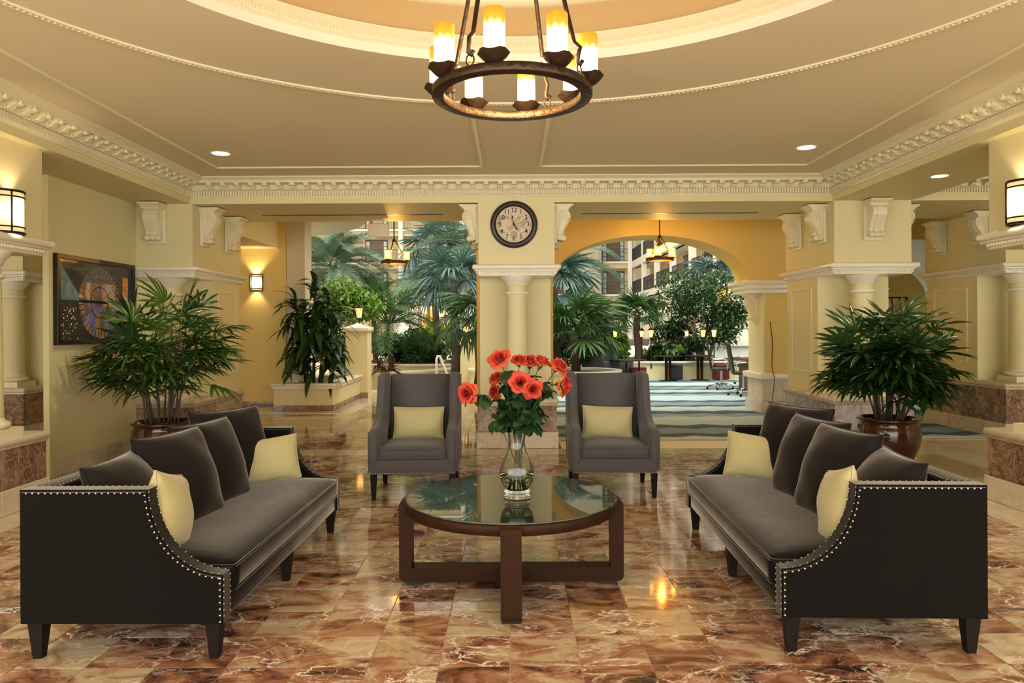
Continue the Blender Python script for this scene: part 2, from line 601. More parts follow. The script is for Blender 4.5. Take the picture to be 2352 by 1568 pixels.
# ---- floor
floor = MB().box(-14, 14, -4, 13.0, -0.30, -0.004).build('floor', M['grout'])
tag(floor, kind='structure')
S = 0.307
X0, Y0 = -0.016, 3.104
tile_mb = MB()
h = S / 2 - 0.0018
tile_mb.add([(-h, -h, -0.02), (h, -h, -0.02), (h, h, -0.02), (-h, h, -0.02), (-h, -h, -0.0008), (h, -h, -0.0008), (h, h, -0.0008), (-h, h, -0.0008),
             (-h + 0.0015, -h + 0.0015, 0), (h - 0.0015, -h + 0.0015, 0), (h - 0.0015, h - 0.0015, 0), (-h + 0.0015, h - 0.0015, 0)],
            [(0, 1, 5, 4), (1, 2, 6, 5), (2, 3, 7, 6), (3, 0, 4, 7), (4, 5, 9, 8), (5, 6, 10, 9), (6, 7, 11, 10), (7, 4, 8, 11), (8, 9, 10, 11)])
tile_mesh = tile_mb.mesh('floor_tile', M['floor_marble'])
cells = []
for i in range(-12, 12):
    for j in range(-17, 17):
        cx, cyy = X0 + (i + 0.5) * S, Y0 + (j + 0.5) * S
        seen = cyy > 2.75 and abs(cx) < cyy * 0.715 + 0.25
        cells.append((0 if seen else 1, cyy + 0.15 * abs(cx), cx, cyy))
cells.sort()
rest = MB()
for k, (a, b, cx, cyy) in enumerate(cells):
    if k < 300:
        inst('floor_tile', tile_mesh, floor, (cx, cyy, 0))
    else:
        rest.add(tile_mb.v, tile_mb.f, M=Matrix.Translation((cx, cyy, 0)))
# the marble that goes on between and beyond the pillars on the left
for i in range(-30, 2):
    for j in range(18, 40):
        cx, cyy = X0 + (i + 0.5) * S, Y0 + (j + 0.5) * S + 0.07
        if 8.72 < cyy < 12.45 or (8.72 < cyy < 17 and cx > -2.75):
            if cx < 0.55:
                rest.add(tile_mb.v, tile_mb.f, M=Matrix.Translation((cx, cyy, 0.0)))
tag(rest.build('floor_tile_field', M['floor_marble'], floor), kind='stuff')
MB().box(-14, 0.61, 13.0, 18.2, -0.3, -0.004).build('floor_slab', M['grout'], floor)

XL, XR, YT = X0 - 12 * S, X0 + 12 * S, Y0 + 17 * S
def border_mesh(w, d):
    return MB().rbox(-w / 2 + 0.001, w / 2 - 0.001, -d / 2 + 0.001, d / 2 - 0.001, -0.02, 0.0, 0.0015, 1, smooth=False).mesh('border_stone', M['beige_tile'])
bm_side = border_mesh(0.36, 0.614)
for k in range(-2, 9):
    for x in (XL - 0.18, XR + 0.18):
        inst('border_stone', bm_side, floor, (x, Y0 + k * 0.614 + 0.307, 0))
bm_back = border_mesh(S, 0.36)
for k in range(-15, 15):
    inst('border_stone', bm_back, floor, (X0 + (k + 0.5) * S, YT + 0.18, 0))
far = MB()
for k in range(14):       # pale strip before the carpet and round the planter
    far.box(0.62 + 0.6 * k, 0.62 + 0.6 * k + 0.598, 9.24, 9.40, -0.02, 0)
for k in range(9):
    far.box(-5.9 + 0.6 * k * 0.5, -5.9 + 0.6 * (k + 1) * 0.5 - 0.002, 12.50, 12.84, -0.02, 0)
for k in range(8):
    far.box(-3.19, -2.80, 12.50 + 0.5 * k, 12.50 + 0.5 * (k + 1) - 0.002, -0.02, 0)
for s in (-1, 1):
    for k in range(10):   # pale stone in the side bays
        for q in range(5):
            far.box(s * (XR + 0.36 + 0.6 * q) if s > 0 else -(-XL + 0.36 + 0.6 * (q + 1)), s * (XR + 0.36 + 0.6 * (q + 1)) - 0.002 if s > 0 else -(-XL + 0.36 + 0.6 * q) - 0.002, 3.2 + 0.6 * k, 3.798 + 0.6 * k, -0.02, -0.0005)
tag(far.build('border_stone_field', M['beige_tile'], floor), kind='stuff')

carpet = MB().box(0.62, 13.0, 9.40, 30, -0.02, 0.004).build('carpet', M['carpet'])
tag(carpet, 'blue-grey carpet with wavy stripes beyond the clock pillar', 'carpet', kind='structure')
ag = MB().box(-30, 30, 18.2, 70, -0.3, -0.03).build('floor_atrium', plain('atrium_ground', (0.45, 0.36, 0.24), 0.6))
tag(ag, kind='structure')

# ---- ceiling with its round recess
def ring_rect(mb, c, r, x0, x1, y0, y1, z, seg=120):
    angs = sorted([2 * pi * i / seg for i in range(seg)] + [math.atan2(y - c[1], x - c[0]) % (2 * pi) for x in (x0, x1) for y in (y0, y1)])
    vi, vo = [], []
    for a in angs:
        dx, dy = cos(a), sin(a)
        t = min([((x1 - c[0]) / dx if dx > 0 else (x0 - c[0]) / dx) if abs(dx) > 1e-9 else 1e9, ((y1 - c[1]) / dy if dy > 0 else (y0 - c[1]) / dy) if abs(dy) > 1e-9 else 1e9])
        vi.append((c[0] + r * dx, c[1] + r * dy, z)); vo.append((c[0] + t * dx, c[1] + t * dy, z))
    n = len(angs)
    mb.add(vi + vo, [(i, n + i, n + (i + 1) % n, (i + 1) % n) for i in range(n)])


RO, RR = 2.19, 3.08
mb = MB()
ring_rect(mb, DC, RO, -XF - 0.05, XF + 0.05, -2.5, YF + 0.05, ZC)
ceiling = mb.build('ceiling', M['ceiling'])
tag(ceiling, kind='structure')
C3 = (DC[0], DC[1], 0)
MB().lathe([(RO, ZC), (RO, ZC + 0.07)], C3, 120).build('recess_band', M['trim_bright'], ceiling)
prof = [(RO, ZC + 0.062), (RO - 0.010, ZC + 0.066), (RO - 0.010, ZC + 0.074), (RO - 0.022, ZC + 0.077), (RO - 0.026, ZC + 0.083), (RO - 0.022, ZC + 0.110), (RO - 0.036, ZC + 0.113),
        (RO - 0.040, ZC + 0.120), (RO - 0.056, ZC + 0.130), (RO - 0.060, ZC + 0.142), (RO - 0.072, ZC + 0.147), (RO - 0.072, ZC + 0.154), (RO + 0.03, ZC + 0.160)]
MB().lathe(prof, C3, 120).build('recess_cornice', M['trim'], ceiling)
egg = MB()
N = 330
for k in range(N):
    a = 2 * pi * k / N
    if sin(a) < -0.35: continue
    Mx = Matrix.Translation((DC[0], DC[1], ZC + 0.097)) @ Matrix.Rotation(a, 4, 'Z') @ Matrix.Translation((RO - 0.025, 0, 0))
    egg.ball((0, 0, 0), 0.0095, 6, 4, (0.8, 1.0, 1.4), M=Mx)
    egg.box(-0.008, 0.003, 0.0185, 0.0215, -0.013, 0.013, M=Mx)
tag(egg.build('egg_and_dart_moulding', M['trim'], ceiling), kind='stuff')
MB().lathe([(RO + 0.03, ZC + 0.155), (RO - 0.01, ZC + 0.20), (RO - 0.05, ZC + 0.36), (RO - 0.20, ZC + 0.52), (RO - 0.5, ZC + 0.66), (RO - 1.1, ZC + 0.78), (0.001, ZC + 0.82)], C3, 96).build('dome', M['dome'], ceiling)
MB().lathe([(RO - 0.045, ZC + 0.355), (RO - 0.075, ZC + 0.360), (RO - 0.09, ZC + 0.38), (RO - 0.10, ZC + 0.40), (RO - 0.075, ZC + 0.41)], C3, 96).build('dome_moulding', M['trim'], ceiling)
# beaded ring
MB().lathe([(RR - 0.028, ZC + 0.001), (RR - 0.026, ZC - 0.010), (RR - 0.016, ZC - 0.014), (RR - 0.010, ZC - 0.010), (RR + 0.010, ZC - 0.010), (RR + 0.014, ZC - 0.014), (RR + 0.022, ZC - 0.012), (RR + 0.026, ZC + 0.001)], C3, 120).build('ring_moulding', M['trim'], ceiling)
bead = MB()
N = 560
for k in range(N):
    a = 2 * pi * k / N
    if sin(a) < 0.1: continue
    Mx = Matrix.Translation((DC[0], DC[1], ZC - 0.012)) @ Matrix.Rotation(a, 4, 'Z') @ Matrix.Translation((RR, 0, 0)) @ Matrix.Rotation(0.5, 4, 'Z')
    bead.box(-0.010, 0.010, -0.011, 0.011, -0.006, 0.004, M=Mx)
tag(bead.build('ring_moulding_beads', M['trim'], ceiling), kind='stuff')


def flat_bar(name, p, q, w=0.034, t=0.016):
    p, q = Vector(p), Vector(q)
    L = (q - p).length
    a = math.atan2(q.y - p.y, q.x - p.x)
    MB().prism([(-w / 2, 0.001), (-w / 2, -0.006), (-w / 4, -t), (w / 4, -t), (w / 2, -0.006), (w / 2, 0.001)], 0, L, 'x', M=Matrix.Rotation(0, 4, 'Z')).build(name, M['trim'], ceiling, (p.x, p.y, ZC), (0, 0, a))


def circ_y(x): return DC[1] + sqrt(max(0, RR * RR - (x - DC[0]) ** 2))
for (xa, xb) in ((-3.30, -0.33), (3.32, 0.33)):
    flat_bar('panel_moulding', (xa, 8.05, 0), (xb, 8.05, 0))
    flat_bar('panel_moulding', (xb, circ_y(xb) + 0.01, 0), (xb, 8.05, 0))
    flat_bar('panel_moulding', (xa, -2.0, 0), (xa, 8.05, 0))

# ---- beams
def structure(name, mb, mat, fix=False):
    return tag(mb.build(name, mat, fix=fix), kind='structure')


beam_rear = structure('trim_beam_rear', MB().box(-9.5, 9.5, YF, YB, ZB, 3.75), M['wall'])
beam_left = structure('trim_beam_left', MB().box(-4.88, -XF, -2.5, YF + 0.01, ZB, 3.75), M['wall'])
beam_right = structure('trim_beam_right', MB().box(XF, 4.88, -2.5, YF + 0.01, ZB, 3.75), M['wall'])
for (x0, x1) in ((-3.35, -0.92), (0.95, 3.32)):      # slot air diffusers
    d = MB().box(x0, x1, 9.63, 9.69, ZB - 0.003, ZB + 0.01).build('slot_diffuser', M['black_metal'], beam_rear)
structure('ceiling_side_left', MB().box(-14, -4.86, -2.5, YF, ZC, ZC + 0.1), M['ceiling'])
structure('ceiling_side_right', MB().box(4.86, 14, -2.5, YF, ZC, ZC + 0.1), M['ceiling'])
structure('ceiling_roof', MB().box(-14, 14, -2.5, 12.9, 4.3, 4.4), M['ceiling'])

# ---- cornices with dentils and scrolled modillions
CORN = [(0, 3.068), (0.018, 3.068), (0.022, 3.080), (0.028, 3.084), (0.028, 3.148), (0.048, 3.150), (0.052, 3.160), (0.056, 3.164), (0.060, 3.214), (0.200, 3.216), (0.204, 3.234), (0.214, 3.236), (0.222, 3.246), (0.246, 3.258), (0.262, 3.268), (0.262, 3.285), (0, 3.285)]
mod_mb = MB()
mp = [(-0.058, 3.160), (-0.085, 3.158), (-0.105, 3.166), (-0.118, 3.182), (-0.150, 3.190), (-0.180, 3.188), (-0.192, 3.198), (-0.190, 3.216), (-0.058, 3.216)]
mod_mb.prism([(y, z) for y, z in mp], -0.026, 0.026, 'x')
mod_mb.tube([(-0.030, -0.172, 3.197), (0.030, -0.172, 3.197)], 0.017, 8)
mod_mb.tube([(-0.030, -0.085, 3.172), (0.030, -0.085, 3.172)], 0.014, 8)
mod_mesh = mod_mb.mesh('modillion', M['trim'])


def cornice(name, loc, rz, L, first, lim=(0, 99)):
    """Runs along its own +x; the wall is at y = 0 and the mouldings come forward to -y."""
    root = MB().prism([(-p, z) for p, z in CORN], 0, L, 'x').build(name, M['trim'], None, loc, (0, 0, rz))
    tag(root, kind='structure')
    dn = MB()
    x = 0.02
    while x < L - 0.03:
        if lim[0] < x < lim[1]:
            dn.box(x, x + 0.020, -0.050, -0.026, 3.087, 3.143)
        x += 0.0325
    tag(dn.build('dentil_row', M['trim'], root), kind='stuff')
    bd = MB()
    x = 0.02
    while x < L - 0.03:
        if lim[0] < x < lim[1]:
            bd.ball((x, -0.053, 3.157), 0.0085, 5, 3)
        x += 0.0325
    tag(bd.build('bead_row', M['trim'], root), kind='stuff')
    x = first
    while x < L - 0.2:
        if lim[0] < x < lim[1]:
            inst('modillion', mod_mesh, root, (x, 0, 0))
        x += 0.166
    return root


cornice('trim_1', (-XF, YF, 0), 0, 2 * XF, 0.30)
cornice('trim_2', (-XF, -2.5, 0), pi / 2, YF + 2.5, 0.2, (5.8, 11.0))
cornice('trim_3', (XF, YF, 0), -pi / 2, YF + 2.5, 0.30, (0, 5.4))
cornice('trim_4', (4.88, YF, 0), 0, 4.6, 0.2)

# ---- corbels
def corbel_meshes():
    H = 0.48
    bp = MB().rbox(-0.115, 0.115, -0.035, 0.0, -H, -0.02, 0.012, 2).mesh('back_plate', M['trim'])
    cp = MB()
    cp.prism([(0, -0.062), (-0.175, -0.062), (-0.185, -0.045), (-0.21, -0.03), (-0.225, -0.018), (-0.225, 0.0), (0, 0)], -0.115, 0.115, 'x')
    cp.box(-0.128, 0.128, -0.235, 0.0, -0.022, 0.0)
    cp.box(-0.105, 0.105, -0.18, 0.0, -0.075, -0.06)
    cap = cp.mesh('cap', M['trim'])
    pr = [(-0.02, -0.07), (-0.165, -0.07), (-0.192, -0.10), (-0.200, -0.14), (-0.192, -0.19), (-0.165, -0.24), (-0.132, -0.29), (-0.110, -0.335), (-0.105, -0.37), (-0.118, -0.385), (-0.128, -0.405), (-0.120, -0.43), (-0.095, -0.445), (-0.065, -0.44), (-0.03, -0.42), (-0.02, -0.40)]
    sc = MB().prism(pr, -0.082, 0.082, 'x')
    inner = [(y * 1.035, z) for y, z in pr]
    sc.prism([(y - 0.008 if y < -0.1 else y, z) for y, z in pr], -0.04, 0.04, 'x')     # raised leaf spine
    scroll = sc.mesh('scroll', M['trim'])
    vo = MB()
    for s in (-1, 1):
        for (cy_, cz, r0, turns) in ((-0.125, -0.135, 0.062, 2.2), (-0.088, -0.405, 0.036, 1.6)):
            pts = []
            nn = 26
            for k in range(nn):
                t = k / (nn - 1)
                a = 2 * pi * turns * t * s * 1.0 + pi / 2
                r = r0 * (1 - 0.85 * t)
                pts.append((s * 0.083, cy_ + r * cos(a), cz + r * sin(a)))
            vo.tube(pts, 0.0095, 5)
        vo.tube([(s * 0.083, -0.186, -0.16), (s * 0.083, -0.165, -0.22), (s * 0.083, -0.125, -0.29), (s * 0.083, -0.098, -0.35), (s * 0.083, -0.10, -0.38)], 0.008, 5)
        vo.tube([(s * 0.083, -0.07, -0.17), (s * 0.083, -0.075, -0.24), (s * 0.083, -0.05, -0.33), (s * 0.083, -0.05, -0.39)], 0.007, 5)
    volute = vo.mesh('volute', M['trim'])
    ro = MB()
    ro.lathe([(0.0, -0.095), (0.026, -0.095), (0.034, -0.08), (0.034, -0.055), (0.022, -0.04), (0.022, -0.03), (0.03, -0.02), (0.03, 0.02), (0.022, 0.03), (0.022, 0.04), (0.034, 0.055), (0.034, 0.08), (0.026, 0.095), (0.0, 0.095)], seg=14, M=Matrix.Translation((0, -0.118, -0.415)) @ Matrix.Rotation(pi / 2, 4, 'Y'))
    ro.ball((0, -0.115, -0.355), 0.04, 10, 6, (1.2, 0.5, 0.8))
    roll = ro.mesh('roll', M['trim'])
    return bp, cap, scroll, volute, roll


CORB = corbel_meshes()


def corbel(parent, loc, rz):
    """Hangs from its top back edge; faces its own -y."""
    bp, cap, scroll, volute, roll = CORB
    c = inst('corbel', bp, parent, loc, (0, 0, rz))
    c['label'] = 'scrolled plaster corbel'
    inst('cap', cap, c); inst('scroll', scroll, c); inst('volute', volute, c); inst('roll', roll, c)
    return c


# ---- pillars
_pc = {}
def piece(name, w, hgt, t, mat):
    k = (name, round(w, 3), round(hgt, 3), round(t, 3))
    if k not in _pc:
        _pc[k] = MB().rbox(-w / 2 + 0.0012, w / 2 - 0.0012, -t, 0, 0.0012, hgt - 0.0012, 0.003, 1, smooth=False).mesh(name, mat)
    return _pc[k]


def clad(parent, name, mat, x0, x1, y0, y1, z0, hgt, t, sides, nominal):
    """Stone pieces laid side by side on the given faces of a box."""
    for s in sides:
        L = (x1 - x0) if s in 'fb' else (y1 - y0)
        L2 = L + (2 * t if s in 'fb' else 0)
        n = max(1, round(L2 / nominal))
        w = L2 / n
        me = piece(name, w, hgt, t, mat)
        for k in range(n):
            u = -L2 / 2 + (k + 0.5) * w
            cx, cyy = (x0 + x1) / 2, (y0 + y1) / 2
            if s == 'f': inst(name, me, parent, (cx + u, y0, z0))
            elif s == 'b': inst(name, me, parent, (cx + u, y1, z0), (0, 0, pi))
            elif s == 'r': inst(name, me, parent, (x1, cyy + u, z0), (0, 0, pi / 2))
            elif s == 'l': inst(name, me, parent, (x0, cyy + u, z0), (0, 0, -pi / 2))


COLUMN = {}
def column_mesh(z0, z1):
    k = (round(z0, 3), round(z1, 3))
    if k in COLUMN: return COLUMN[k]
    sh = MB().lathe([(0.142, z0 + 0.14), (0.140, z0 + 0.3), (0.137, z0 + 0.7), (0.130, z1 - 0.30), (0.128, z1 - 0.10)], seg=32).mesh('shaft', M['wall'])
    ba = MB()
    ba.box(-0.19, 0.19, -0.19, 0.19, z0, z0 + 0.075)
    ba.lathe([(0.0, z0 + 0.075), (0.165, z0 + 0.075), (0.185, z0 + 0.088), (0.190, z0 + 0.105), (0.185, z0 + 0.122), (0.165, z0 + 0.132), (0.155, z0 + 0.136), (0.150, z0 + 0.150), (0.142, z0 + 0.165)], seg=32)
    base = ba.mesh('base', M['trim'])
    ne = MB().lathe([(0.128, z1 - 0.225), (0.145, z1 - 0.222), (0.156, z1 - 0.208), (0.156, z1 - 0.198), (0.145, z1 - 0.185), (0.136, z1 - 0.178), (0.128, z1 - 0.176)], seg=32).mesh('neck_ring', M['trim_bright'])
    ca = MB().lathe([(0.128, z1 - 0.115), (0.140, z1 - 0.112), (0.143, z1 - 0.095), (0.150, z1 - 0.085), (0.160, z1 - 0.060), (0.182, z1 - 0.045), (0.186, z1 - 0.030), (0.198, z1 - 0.018), (0.202, z1 - 0.004), (0.202, z1)], seg=32).mesh('capital', M['trim_bright'])
    COLUMN[k] = (sh, base, ne, ca)
    return COLUMN[k]


def pillar(label, x0, x1, y0, y1, pier, cols, sides, corbels=(), zs=0.60, zl=2.235, panel=None, nominal=0.31):
    """Pedestal clad in stone, a column on it in front of a plain pier, a moulded ledge and a plain block up to the beam."""
    r = empty('pillar', ((x0 + x1) / 2, (y0 + y1) / 2, 0), label=label, cat='pillar')
    ox, oy = (x0 + x1) / 2, (y0 + y1) / 2
    a0, a1, b0, b1 = x0 - ox, x1 - ox, y0 - oy, y1 - oy
    zt = zs - 0.085
    MB().box(a0, a1, b0, b1, 0, zs - 0.02).build('pedestal', M['travertine'], r)
    clad(r, 'plinth_stone', M['travertine'], a0, a1, b0, b1, 0, 0.20, 0.035, sides, 0.62)
    clad(r, 'marble_tile', M['brown_marble'], a0, a1, b0, b1, 0.20, zt - 0.20, 0.016, sides, nominal)
    si = MB()
    e = 0.045
    si.rbox(a0 - e, a1 + e, b0 - e, b1 + e, zt + 0.02, zs, 0.028, 3)
    si.rbox(a0 - 0.026, a1 + 0.026, b0 - 0.026, b1 + 0.026, zt, zt + 0.03, 0.008, 2)
    si.build('sill', M['travertine'], r)
    p0, p1, q0, q1 = pier[0] - ox, pier[1] - ox, pier[2] - oy, pier[3] - oy
    zc = zl - 0.135
    MB().box(p0, p1, q0, q1, zs - 0.01, zc + 0.02).build('pier', M['wall'], r)
    for (cx, cyy) in cols:
        sh, ba, ne, ca = column_mesh(zs, zc)
        c = inst('column', sh, r, (cx - ox, cyy - oy, 0))
        inst('base', ba, c); inst('neck_ring', ne, c); inst('capital', ca, c)
    # ledge
    le = MB()
    for (e, z_0, z_1, rr) in ((0.004, zc, zc + 0.022, 0.004), (0.018, zc + 0.018, zc + 0.058, 0.006), (0.040, zc + 0.054, zc + 0.076, 0.006)):
        le.rbox(a0 - e, a1 + e, b0 - e, b1 + e, z_0, z_1, rr, 2)
    le.rbox(a0 - 0.075, a1 + 0.075, b0 - 0.075, b1 + 0.075, zc + 0.072, zl, 0.026, 4)
    led = le.build('ledge', M['trim_bright'], r)
    bd = MB()
    pitch = 0.036
    e = 0.020
    if 'f' in sides:
        n = int((a1 - a0 + 2 * e) / pitch)
        for k in range(n): bd.ball((a0 - e + (k + 0.5) * pitch, b0 - e, zc + 0.040), 0.013, 6, 4, (1, 1, 1.1))
    for s, xx in (('l', a0 - e), ('r', a1 + e)):
        if s in sides:
            n = int((b1 - b0 + 2 * e) / pitch)
            for k in range(n): bd.ball((xx, b0 - e + (k + 0.5) * pitch, zc + 0.040), 0.013, 6, 4, (1, 1, 1.1))
    tag(bd.build('bead_row', M['trim_bright'], led), kind='stuff')
    MB().box(a0, a1, b0, b1, zl - 0.01, ZB + 0.005).build('upper_block', M['wall'], r)
    for (s, u) in corbels:
        zc_ = ZB - 0.012
        if s == 'f': corbel(r, (u - ox, b0, zc_), 0)
        elif s == 'r': corbel(r, (a1, u - oy, zc_), pi / 2)
        elif s == 'l': corbel(r, (a0, u - oy, zc_), -pi / 2)
    for (s, u0, u1, z_0, z_1) in (panel or ()):
        mo = MB()
        xx = p1 if s == 'r' else p0
        sg = 1 if s == 'r' else -1
        u0, u1 = u0 - oy, u1 - oy
        w = 0.026
        for (ya, yb, za, zb) in ((u0, u1, z_1 - w, z_1), (u0, u1, z_0, z_0 + w), (u0, u0 + w, z_0 + w, z_1 - w), (u1 - w, u1, z_0 + w, z_1 - w)):
            mo.box(min(xx, xx + sg * 0.014), max(xx, xx + sg * 0.014), ya, yb, za, zb)
        mo.build('panel_moulding', M['trim'], r)
    return r


pillar('round-columned pillar carrying the wall clock', -0.405, 0.525, 8.75, 10.28, (-0.415, 0.50, 9.28, 10.26), [(0.06, 8.97)], 'flr',
       [('l', 8.93), ('l', 9.85), ('r', 8.93), ('r', 9.85)])
pillar('corner pillar beside the large framed picture', -4.90, -3.885, 8.75, 10.30, (-4.90, -3.90, 9.38, 10.29), [(-4.27, 8.98)], 'fr',
       [('f', -4.315), ('r', 9.06), ('r', 9.83)], panel=[('r', 9.52, 10.16, 0.86, 1.98)])
pillar('pillar behind the dark green potted palm on the right', 3.93, 4.87, 8.75, 10.30, (3.945, 4.86, 9.27, 10.29), [(4.385, 8.98)], 'flr',
       [('f', 4.395), ('l', 9.06), ('l', 9.83), ('r', 9.10)], panel=[('l', 9.44, 10.12, 0.86, 1.98)])
pillar('near left pillar cut by the frame with a lit sconce', -5.0, -4.03, 4.5, 6.17, (-5.0, -4.5, 4.5, 6.15), [(-4.22, 5.72)], 'rb')
pillar('near right pillar cut by the frame with a lit sconce', 4.03, 5.0, 4.5, 6.06, (4.5, 5.0, 4.5, 6.04), [(4.24, 5.62)], 'lb')
pillar('far left pillar seen past the picture wall', -7.6, -6.50, 9.55, 11.2, (-7.6, -6.52, 10.05, 11.19), [(-6.80, 9.78)], 'fr', zs=0.70, zl=2.26)
pillar('far right pillar seen behind the potted palm', 6.36, 7.5, 9.25, 11.05, (6.38, 7.5, 9.85, 11.04), [(6.74, 9.52)], 'fl',
       [('l', 9.62), ('l', 10.6)], zs=0.72, zl=2.275, panel=[('l', 10.05, 10.85, 0.95, 2.0)])

# ---- walls
wall_left = structure('wall_left', MB().box(-4.62, -4.57, 7.10, 8.76, 0, ZB + 0.005), M['wall'])
MB().box(-4.625, -4.566, 7.085, 7.11, 0, ZB).build('corner_bead', M['wall'], wall_left)
clad(wall_left, 'baseboard_tile', M['travertine'], -4.62, -4.57, 7.1, 8.74, 0, 0.17, 0.012, 'r', 0.30)
# passage walls and ceilings behind the rear beam
wall_bl = structure('wall_back_left', MB().box(-14, -4.285, 13.6, 13.9, 0, 3.6), M['wall_gold'])
MB().box(-14, -4.30, 13.585, 13.6, 0, 0.10).build('baseboard', M['brown_marble'], wall_bl)
structure('trim_beam_passage', MB().box(-6.2, -4.42, YB, 14.2, ZB, 3.7), M['wall'])
structure('wall_far_left', MB().box(-12.1, -12, -2.5, 14, 0, 3.7), M['wall'])
structure('wall_far_right', MB().box(12, 12.1, -2.5, 17, 0, 3.7), M['wall'])
structure('ceiling_passage', MB().box(-14, 14, YB, 12.9, 3.62, 3.72), M['wall'])

# curved underside of the balcony over the planter
cv = MB()
ccx, ccy = -6.3, 13.5
cv.lathe([(0.01, 3.60), (3.5, 3.60), (3.5, 4.3), (0.01, 4.3)], (ccx, ccy, 0), 64)
soffit = structure('ceiling_round_soffit', cv, M['white_wall'])
MB().lathe([(1.95, 3.602), (1.98, 3.582), (2.3, 3.575), (2.35, 3.602)], (ccx, ccy, 0), 64).build('soffit_ring', M['wall_gold'], soffit)

# arched wall beyond the right-hand opening
def arch_wall(x0, x1, ax0, ax1, y0, y1, zs_, zc_, ztop, seg=40, zleg=0.0):
    mb = MB()
    cx = (ax0 + ax1) / 2; a = (ax1 - ax0) / 2; b = zc_ - zs_
    pts = [(cx + a * cos(pi - pi * i / seg), zs_ + b * sin(pi * i / seg)) for i in range(seg + 1)]
    for (y, rev) in ((y0, False), (y1, True)):
        n = len(pts)
        vs = [(p[0], y, p[1]) for p in pts] + [(p[0], y, ztop) for p in pts]
        fs = [(i, i + 1, n + i + 1, n + i) for i in range(n - 1)]
        mb.add(vs, [tuple(reversed(f)) for f in fs] if rev else fs)
    n = len(pts)
    mb.add([(p[0], y0, p[1]) for p in pts] + [(p[0], y1, p[1]) for p in pts], [(i, n + i, n + i + 1, i + 1) for i in range(n - 1)], True)
    mb.box(x0, ax0, y0, y1, 0, ztop)
    mb.box(ax1, x1, y0, y1, zleg, ztop)
    return mb


AY0, AY1 = 12.2, 12.95
PX = 4.27
wall_arch = structure('wall_arch', arch_wall(-0.6, 5.6, 0.70, 4.02, AY0, AY1, 2.27, 3.03, 3.7, zleg=2.1).box(PX, 5.6, AY0, AY1, 0, 2.1), M['wall_gold'])
ar = MB()          # pale reveal of the arch
pts = [(2.36 + 1.665 * cos(pi - pi * i / 40), 2.27 + 0.765 * sin(pi * i / 40)) for i in range(41)]
n = len(pts)
ar.add([(p[0], AY0 - 0.004, p[1] - 0.002) for p in pts] + [(p[0], AY1 + 0.004, p[1] - 0.002) for p in pts], [(i, n + i, n + i + 1, i + 1) for i in range(n - 1)], True)
ar.build('arch_reveal', M['trim_bright'], wall_arch)
jb = MB().box(PX - 0.004, PX + 0.03, AY0 - 0.004, AY1 + 0.006, 0.64, 2.10)
jb.build('jamb_reveal', M['wall'], wall_arch)
MB().rbox(3.97, 5.62, AY0 - 0.12, AY1 + 0.1, 2.10, 2.20, 0.02, 2).rbox(4.0, 5.6, AY0 - 0.07, AY1 + 0.05, 2.03, 2.11, 0.01, 2).rbox(3.92, 5.64, AY0 - 0.17, AY1 + 0.13, 2.18, 2.255, 0.025, 3).build('ledge', M['trim_bright'], wall_arch)
MB().rbox(PX - 0.10, 5.6, AY0 - 0.11, AY1 + 0.08, 0.57, 0.68, 0.03, 3).build('sill', M['trim_bright'], wall_arch)
clad(wall_arch, 'base_stone', M['travertine'], PX, 5.58, AY0, AY1, 0.20, 0.37, 0.03, 'fl', 0.31)
clad(wall_arch, 'plinth_stone', M['travertine'], PX, 5.58, AY0, AY1, 0.0, 0.20, 0.07, 'fl', 0.62)
c = corbel(wall_arch, (PX, AY0 + 0.35, 2.03), -pi / 2)
for ch in [c]: ch.scale = (1.0, 1.0, 1.0)
wire = MB().tube([(4.38, AY0 - 0.012, 1.55), (4.42, AY0 - 0.012, 1.2), (4.40, AY0 - 0.02, 0.8), (4.40, AY0 - 0.13, 0.62), (4.40, AY0 - 0.13, 0.5), (4.38, AY0 - 0.09, 0.2), (4.30, AY0 - 0.16, 0.01)], 0.006, 5)
tag(wire.build('cable', M['black_metal']), 'thin dark cable hanging down the arch pier', 'cable')

# right-hand side: far rooms
wall_ra = structure('wall_arch_right', arch_wall(5.6, 13, 5.9, 9.6, 12.2, 12.7, 2.2, 3.12, 3.7), M['wall_gold'])
wall_rb = structure('wall_back_right', MB().box(7.5, 14, 17.4, 17.6, 0, 4.5), M['wall_gold'])
hd = MB()
hp = [(cos(pi - pi * i / 24), sin(pi * i / 24)) for i in range(25)]
for (y, rv) in ((14.6, False), (15.0, True)):
    vs = [(7.1 + 1.55 * a, y, 2.05 + 0.85 * b) for a, b in hp] + [(7.1 + 1.55 * a, y, 3.22) for a, b in hp]
    fs = [(i, i + 1, 25 + i + 1, 25 + i) for i in range(24)]
    hd.add(vs, [tuple(reversed(f)) for f in fs] if rv else fs)
hd.box(8.65, 10.5, 14.6, 15.0, 2.05, 3.22)
hd.add([(7.1 + 1.55 * a, 14.6, 2.05 + 0.85 * b) for a, b in hp] + [(7.1 + 1.55 * a, 15.0, 2.05 + 0.85 * b) for a, b in hp], [(i, 25 + i, 26 + i, i + 1) for i in range(24)])
structure('wall_arch_inner', hd, M['white_wall'])
structure('ceiling_right_room', MB().box(5.0, 14.0, 12.7, 17.6, 3.72, 3.85), M['ceiling'])  # unseen roof, added to keep sky light off the back wall

